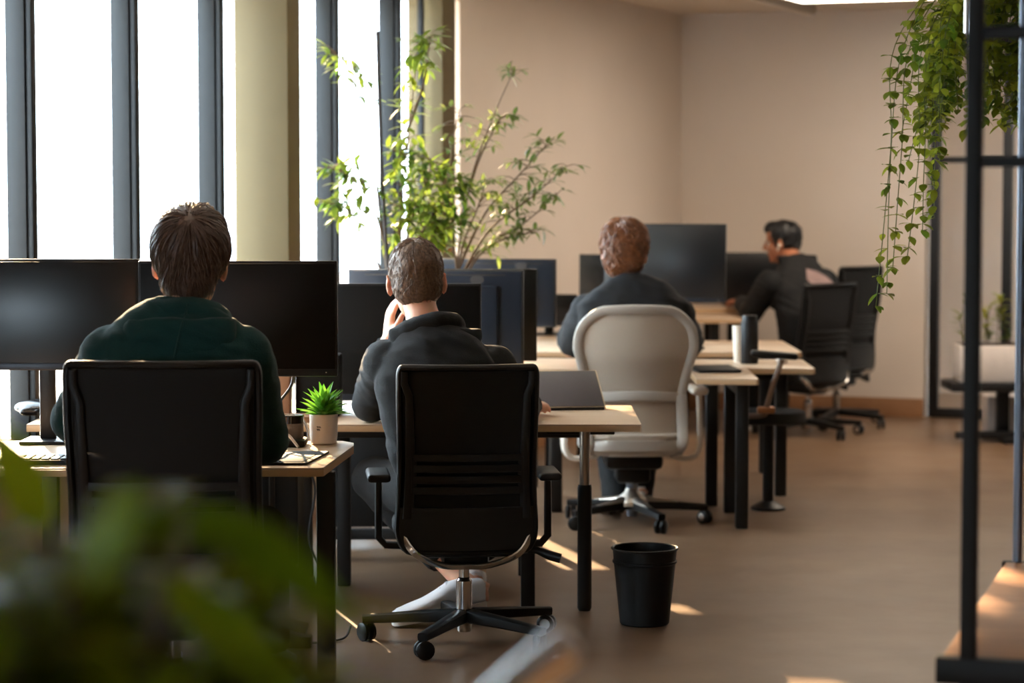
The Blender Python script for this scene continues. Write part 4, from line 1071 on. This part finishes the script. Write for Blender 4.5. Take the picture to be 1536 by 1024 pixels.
for (x, y, z, dx, dz, L) in ((.0, -.05, 1.17, .35, 1.2, .10), (.07, -.05, 1.24, 1, -.45, .15), (.06, -.1, 1.2, 1, -.75, .15), (.02, 0, 1.22, .8, .1, .13), (-.04, 0, 1.22, -.2, .6, .1)):
    tube(bs, smooth_path([(0, 0, .6), (x*.7, y, z-.15), (x, y, z)], 5), .004, 6)
    leaf(bl, (x, y, z), (dx, -.25, dz), (0, -.7, .8), L, .042, .35, .2, 6)
obj('stem', bs, 'bark', t, sharp=60); obj('foliage', bl, 'leafE', t, sharp=70, recalc=False)

# pale rounded handle close to the camera
t = thing('handle_stand', 'pale rounded metal handle, very blurred, at the bottom centre', 'stand', (-.05, 2.0, 0))
bm = BM(); tube(bm, smooth_path([(-.06, 0, .02), (-.06, 0, .6), (-.04, 0, .95), (.02, 0, 1.02), (.058, 0, 1.058), (.100, 0, 1.092)], 6), [.017]*30+[.012], 16); obj('handle', bm, 'tube', t)
bm = BM(); lathe(bm, [(0, 0), (.15, 0), (.15, .012), (.02, .025), (0, .025)], (-.06, 0, 0)); obj('base', bm, 'black', t)

# ------------------------------------------------------------------ black rack at the right
t = thing('shelf_rack', 'tall black steel rack with a wooden shelf at the right edge', 'rack', (.862, 4.52, 0), -math.radians(17.2))
for x, y in ((0, 0), (.95, 0)):
    bm = BM(); rbox(bm, (x, y, 1.25), (.03, .03, 2.5), .002); obj('post', bm, 'rackm', t)
for x, y in ((-.025, 1.22), (.95, 1.22)):
    bm = BM(); cyl(bm, (x, y, 0), (x, y, 2.5), .011, 16); obj('rear_post', bm, 'grey_steel', t)
for y in (0, 1.22):
    bm = BM(); rbox(bm, (.44, y-.001, .558), (1.0, .034, .05), .003); obj('shelf_beam', bm, 'rackm', t)
bm = BM(); rbox(bm, (.44, .61, .573), (.98, 1.18, .02), .003); obj('shelf', bm, 'wood', t)
for z, h in ((1.755, .024), (1.516, .02), (2.45, .024)):
    bm = BM(); rbox(bm, (.475, 0, z), (.93, .024, h), .002); obj('rail', bm, 'rackm', t)
bm = BM(); rbox(bm, (.008, .58, 2.45), (.022, 1.2, .022), .002); obj('side_rail', bm, 'rackm', t)
t = thing('tube_lamp', 'slim white tube hanging from the ceiling beside the black rack post', 'lamp', (1.128, 6.0, 1.845))
bm = BM(); tube(bm, [(0, 0, 0), (0, 0, .004), (0, 0, .50), (0, 0, .505)], [.010, .0135, .0135, .01], 18); obj('tube', bm, 'tube', t)
bm = BM(); cyl(bm, (0, 0, .5), (0, 0, CEIL-1.845), .002, 8); obj('cord', bm, 'black', t)

# ------------------------------------------------------------------ small things
t = thing('wastebasket', 'round black plastic bin on the floor right of the navy hoodie desk', 'bin', (.447, 8.08, 0))
bm = BM(); lathe(bm, [(0, 0), (.078, 0), (.083, .005), (.104, .205), (.109, .21), (.109, .216), (.105, .218), (.109, .258), (.105, .258), (.099, .2), (.079, .012), (0, .01)], n=48); obj('body', bm, 'bin', t)
bm = BM(); closed_tube(bm, [V((math.cos(2*PI*k/48)*.110, math.sin(2*PI*k/48)*.110, .257)) for k in range(48)], .0042, 8); obj('rim', bm, 'bin', t)

t = thing('tablet', 'tilted tablet with a pale rim on the navy hoodie desk', 'tablet', (.215, 8.80, Z1), .16)
R = Matrix.Rotation(math.radians(33), 3, 'X')
bm = BM(); rbox(bm, R @ V((0, .115, .006)), (.262, .225, .009), .004, R); obj('case', bm, 'gold', t)
bm = BM(); rbox(bm, R @ V((0, .115, .0112)), (.252, .214, .002), .0008, R); obj('screen', bm, 'tab', t)
bm = BM(); rbox(bm, (0, .15, .048), (.2, .012, .095), .003); rbox(bm, (0, .01, .006), (.25, .03, .012), .003); obj('stand', bm, 'plastic', t)

t = thing('desk_speaker', 'squat dark speaker with a flat glossy top beside the succulent pot', 'speaker', (-.697, 7.60, Z1+.022))
bm = BM(); lathe(bm, [(0, 0), (.036, 0), (.039, .004), (.039, .052), (0, .052)], n=36); obj('body', bm, 'grille', t)
bm = BM(); lathe(bm, [(0, .050), (.0405, .050), (.0405, .072), (.038, .075), (0, .075)], n=36); obj('top', bm, 'darkgloss', t)
bm = BM(); rbox(bm, (0, 0, .011), (.098, .13, .022), .009); o = tag(obj('flat_box', bm, 'matte'), 'flat dark box under the squat speaker', 'box'); o.location = (-.697, 7.60, Z1)
t = thing('graphics_tablet', 'black graphics tablet at the right end of the near desk', 'tablet', (-.70, 7.20, Z1))
bm = BM(); prism(bm, [(-.20, -.15), (.098, -.15), (.14, .17), (-.20, .17)], 0, .008, .003); obj('body', bm, 'matte', t)
bm = BM(); prism(bm, [(-.19, -.135), (.085, -.135), (.110, .075), (-.19, .075)], .0078, .0092, .0005); obj('pad', bm, 'screenm', t)
bm = BM(); lathe(bm, [(0, 0), (.006, 0), (.006, .003), (0, .004)], (-.04, .135, .0078), 16); obj('button', bm, 'silver', t)
t = thing('keyboard', 'dark flat keyboard at the left end of the near desk', 'keyboard', (-1.33, 7.12, Z1))
bm = BM(); rbox(bm, (0, 0, .008), (.40, .13, .014), .004); obj('case', bm, 'matte', t)
bm = BM()
for r_ in range(5):
    for c_ in range(14): rbox(bm, (-.182+c_*.028, -.048+r_*.024, .017), (.023, .019, .006), .002, seg=1)
obj('keys', bm, 'plastic', t)
t = thing('keyboard', 'dark keyboard in front of the tall glossy monitor', 'keyboard', (.74, 11.86, .675))
bm = BM(); rbox(bm, (0, 0, .008), (.40, .13, .014), .004); obj('case', bm, 'matte', t)
t = thing('keyboard', 'dark keyboard lying on the short desk end right of the pale grey chair', 'keyboard', (.90, 10.72, Z1), .1)
bm = BM(); rbox(bm, (0, 0, .008), (.19, .30, .014), .004); obj('case', bm, 'matte', t)
t = thing('headphone_case', 'glossy black rounded case with brown glints at the left edge', 'case', (-1.545, 8.55, Z1+.006), .1)
bm = BM(); ellip(bm, (-.07, 0, .03), (.15, .09, .034)); rbox(bm, (-.06, 0, .02), (.27, .16, .03), .014); o_ = remeshed('shell', bm, 'darkgloss', t, .006, 5)
bm = BM(); closed_tube(bm, [V((-.06+math.cos(2*PI*k/40)*.142, math.sin(2*PI*k/40)*.086, .031)) for k in range(40)], .003, 6); obj('zip', bm, 'copper', t)

t = thing('bottle', 'tall black insulated bottle standing on the far desk end', 'bottle', (1.11, 11.28, .645))
bm = BM(); lathe(bm, [(0, 0), (.038, 0), (.041, .004), (.041, .195), (.036, .203), (0, .203)], n=32); obj('body', bm, 'matte', t)
bm = BM(); lathe(bm, [(0, .2), (.036, .2), (.036, .222), (.033, .226), (0, .226)], n=32); obj('cap', bm, 'plastic', t)
o = tag(obj('paper_cup', (lambda b: (lathe(b, [(0, 0), (.026, 0), (.034, .17), (.030, .17), (.024, .01), (0, .01)], n=24), b)[1])(BM()), 'paper'), 'tall white paper cup just left of the black bottle', 'cup'); o.location = (1.075, 11.40, .645)
bm = BM(); prism(bm, [(-.025, -.02), (.028, -.02), (.024, .02), (-.02, .02)], 0, .075, .003)
o = tag(obj('paper_bag', bm, 'kraft'), 'small yellow kraft paper bag behind the chair of the navy hoodie man', 'bag'); o.location = (.055, 9.25, Z1)
for (x, y, z, L_, n_) in ((.10, 9.18, Z1, 'dark computer mouse beside the yellow paper bag', 1), (1.27, 11.35, .645, 'pale computer mouse right of the tall black bottle', 2)):
    bm = BM(); ellip(bm, (0, 0, .008), (.03, .05, .024)); 
    bmesh.ops.bisect_plane(bm, geom=bm.verts[:]+bm.edges[:]+bm.faces[:], plane_co=(0, 0, 0), plane_no=(0, 0, 1), clear_inner=True); bmesh.ops.holes_fill(bm, edges=bm.edges)
    o = tag(obj('computer_mouse', bm, 'matte' if n_ == 1 else 'whitep'), L_, 'mouse'); o.location = (x, y, z)
bm = BM(); rbox(bm, (0, 0, .01), (.21, .15, .02), .002); o = tag(obj('notebook', bm, 'orange'), 'orange notebook on the desk behind the tangled cables', 'notebook'); o.location = (-.76, 8.40, Z1); o.rotation_euler = (0, 0, .3)
bm = BM(); rbox(bm, (0, 0, .10), (.075, .10, .20), .004); o = tag(obj('carton', bm, 'orange'), 'upright tan carton under the dark near monitor, behind the cables', 'carton'); o.location = (-.82, 8.52, Z1)
bm = BM(); rbox(bm, (0, 0, .10), (.075, .10, .20), .006); o = tag(obj('dock', bm, 'plast2'), 'upright dark grey dock left of the tan carton', 'dock'); o.location = (-.925, 8.52, Z1)
bm = BM(); rbox(bm, (0, 0, .11), (.16, .12, .22), .008); o = tag(obj('dark_cover_box', bm, 'matte'), 'black box added to hide the sunlit desk, right of the tan carton', 'box'); o.location = (-.69, 8.62, Z1)  # box put in to block out the sun-bright desktop behind
# tangled cables hanging under the dark monitor
CB = [([(-.795, 7.62, .885), (-.775, 7.66, .83), (-.745, 7.66, .77), (-.73, 7.68, .70), (-.72, 7.70, .661)], 'cable', 'thin dark cable falling straight from the dark near monitor'),
      ([(-.69, 7.62, .885), (-.70, 7.63, .84), (-.74, 7.62, .785), (-.775, 7.57, .73), (-.76, 7.52, .661)], 'cable', 'thin dark cable crossing leftwards under the dark near monitor'),
      ([(-.845, 7.60, .80), (-.80, 7.58, .78), (-.75, 7.60, .745), (-.68, 7.69, .735), (-.655, 7.70, .70), (-.65, 7.70, .661)], 'cable', 'dark cable looping right behind the squat speaker'),
      ([(-.82, 7.47, .661), (-.78, 7.50, .70), (-.74, 7.50, .705), (-.70, 7.50, .70), (-.665, 7.49, .661)], 'cablew', 'pale cable arching low above the flat dark box')]
for pts, m, lab in CB:
    bm = BM(); pp = smooth_path(pts, 8); tube(bm, pp, .0045, 8); tag(obj('cable', bm, m, sharp=70), lab, 'cable', 'cables under the dark near monitor')
bm = BM(); pp = smooth_path([(-.74, 7.60, .012), (-.70, 7.66, .006), (-.66, 7.70, .006), (-.60, 7.72, .006), (-.545, 7.78, .008), (-.53, 7.86, .03)], 8); tube(bm, pp, .004, 8); tag(obj('cable', bm, 'cable', sharp=70), 'dark cable lying on the floor by the foot of the near desk', 'cable')
bm = BM(); pp = smooth_path([(-.79, 8.97, .64), (-.80, 9.0, .50), (-.74, 9.02, .35), (-.76, 9.0, .15), (-.70, 8.98, .008)], 8); tube(bm, pp, .005, 8); tag(obj('cable', bm, 'cable', sharp=70), 'dark cable hanging beside the round desk post under the second row', 'cable')
t = thing('cable_reel', 'pale round cable box hanging under the second row of desks', 'cable box', (-.755, 8.93, .40))
bm = BM(); lathe(bm, [(0, 0), (.055, 0), (.06, .006), (.06, .045), (.055, .05), (0, .05)], (0, 0, .06), 32, Matrix.Rotation(PI/2, 3, 'X')); obj('body', bm, 'kraft', t)
for x in (-.012, .012):
    bm = BM(); lathe(bm, [(0, 0), (.006, 0), (.006, .002), (0, .002)], (x, -.0505, .06), 12, Matrix.Rotation(PI/2, 3, 'X')); obj('socket', bm, 'ink', t)
bm = BM(); rbox(bm, (0, -.02, .18), (.02, .02, .15), .003); obj('bracket', bm, 'black', t)

# ------------------------------------------------------------------ light
w = bpy.data.worlds.new('sky'); scene.world = w; w.use_nodes = True
bg = w.node_tree.nodes['Background']; bg.inputs[0].default_value = (.74, .88, 1.0, 1); bg.inputs[1].default_value = 4.5
sun = bpy.data.lights.new('sun', 'SUN'); sun.energy = 15; sun.color = (1, .68, .38); sun.angle = math.radians(.6)
so = bpy.data.objects.new('sun', sun); COL.objects.link(so)
az, el = math.radians(-16), math.radians(15)
to_sun = V((math.sin(az)*math.cos(el), math.cos(az)*math.cos(el), math.sin(el)))
so.rotation_euler = to_sun.to_track_quat('Z', 'Y').to_euler(); so.location = (-3, 20, 8)

vs = scene.view_settings
vs.view_transform = 'Standard'; vs.look = 'None'; vs.gamma = 1; vs.use_curve_mapping = False; vs.exposure = 2.12
cy = scene.cycles
cy.use_denoising = True
cy.max_bounces = 10; cy.diffuse_bounces = 5; cy.glossy_bounces = 4; cy.transparent_max_bounces = 16
cy.sample_clamp_indirect = 8
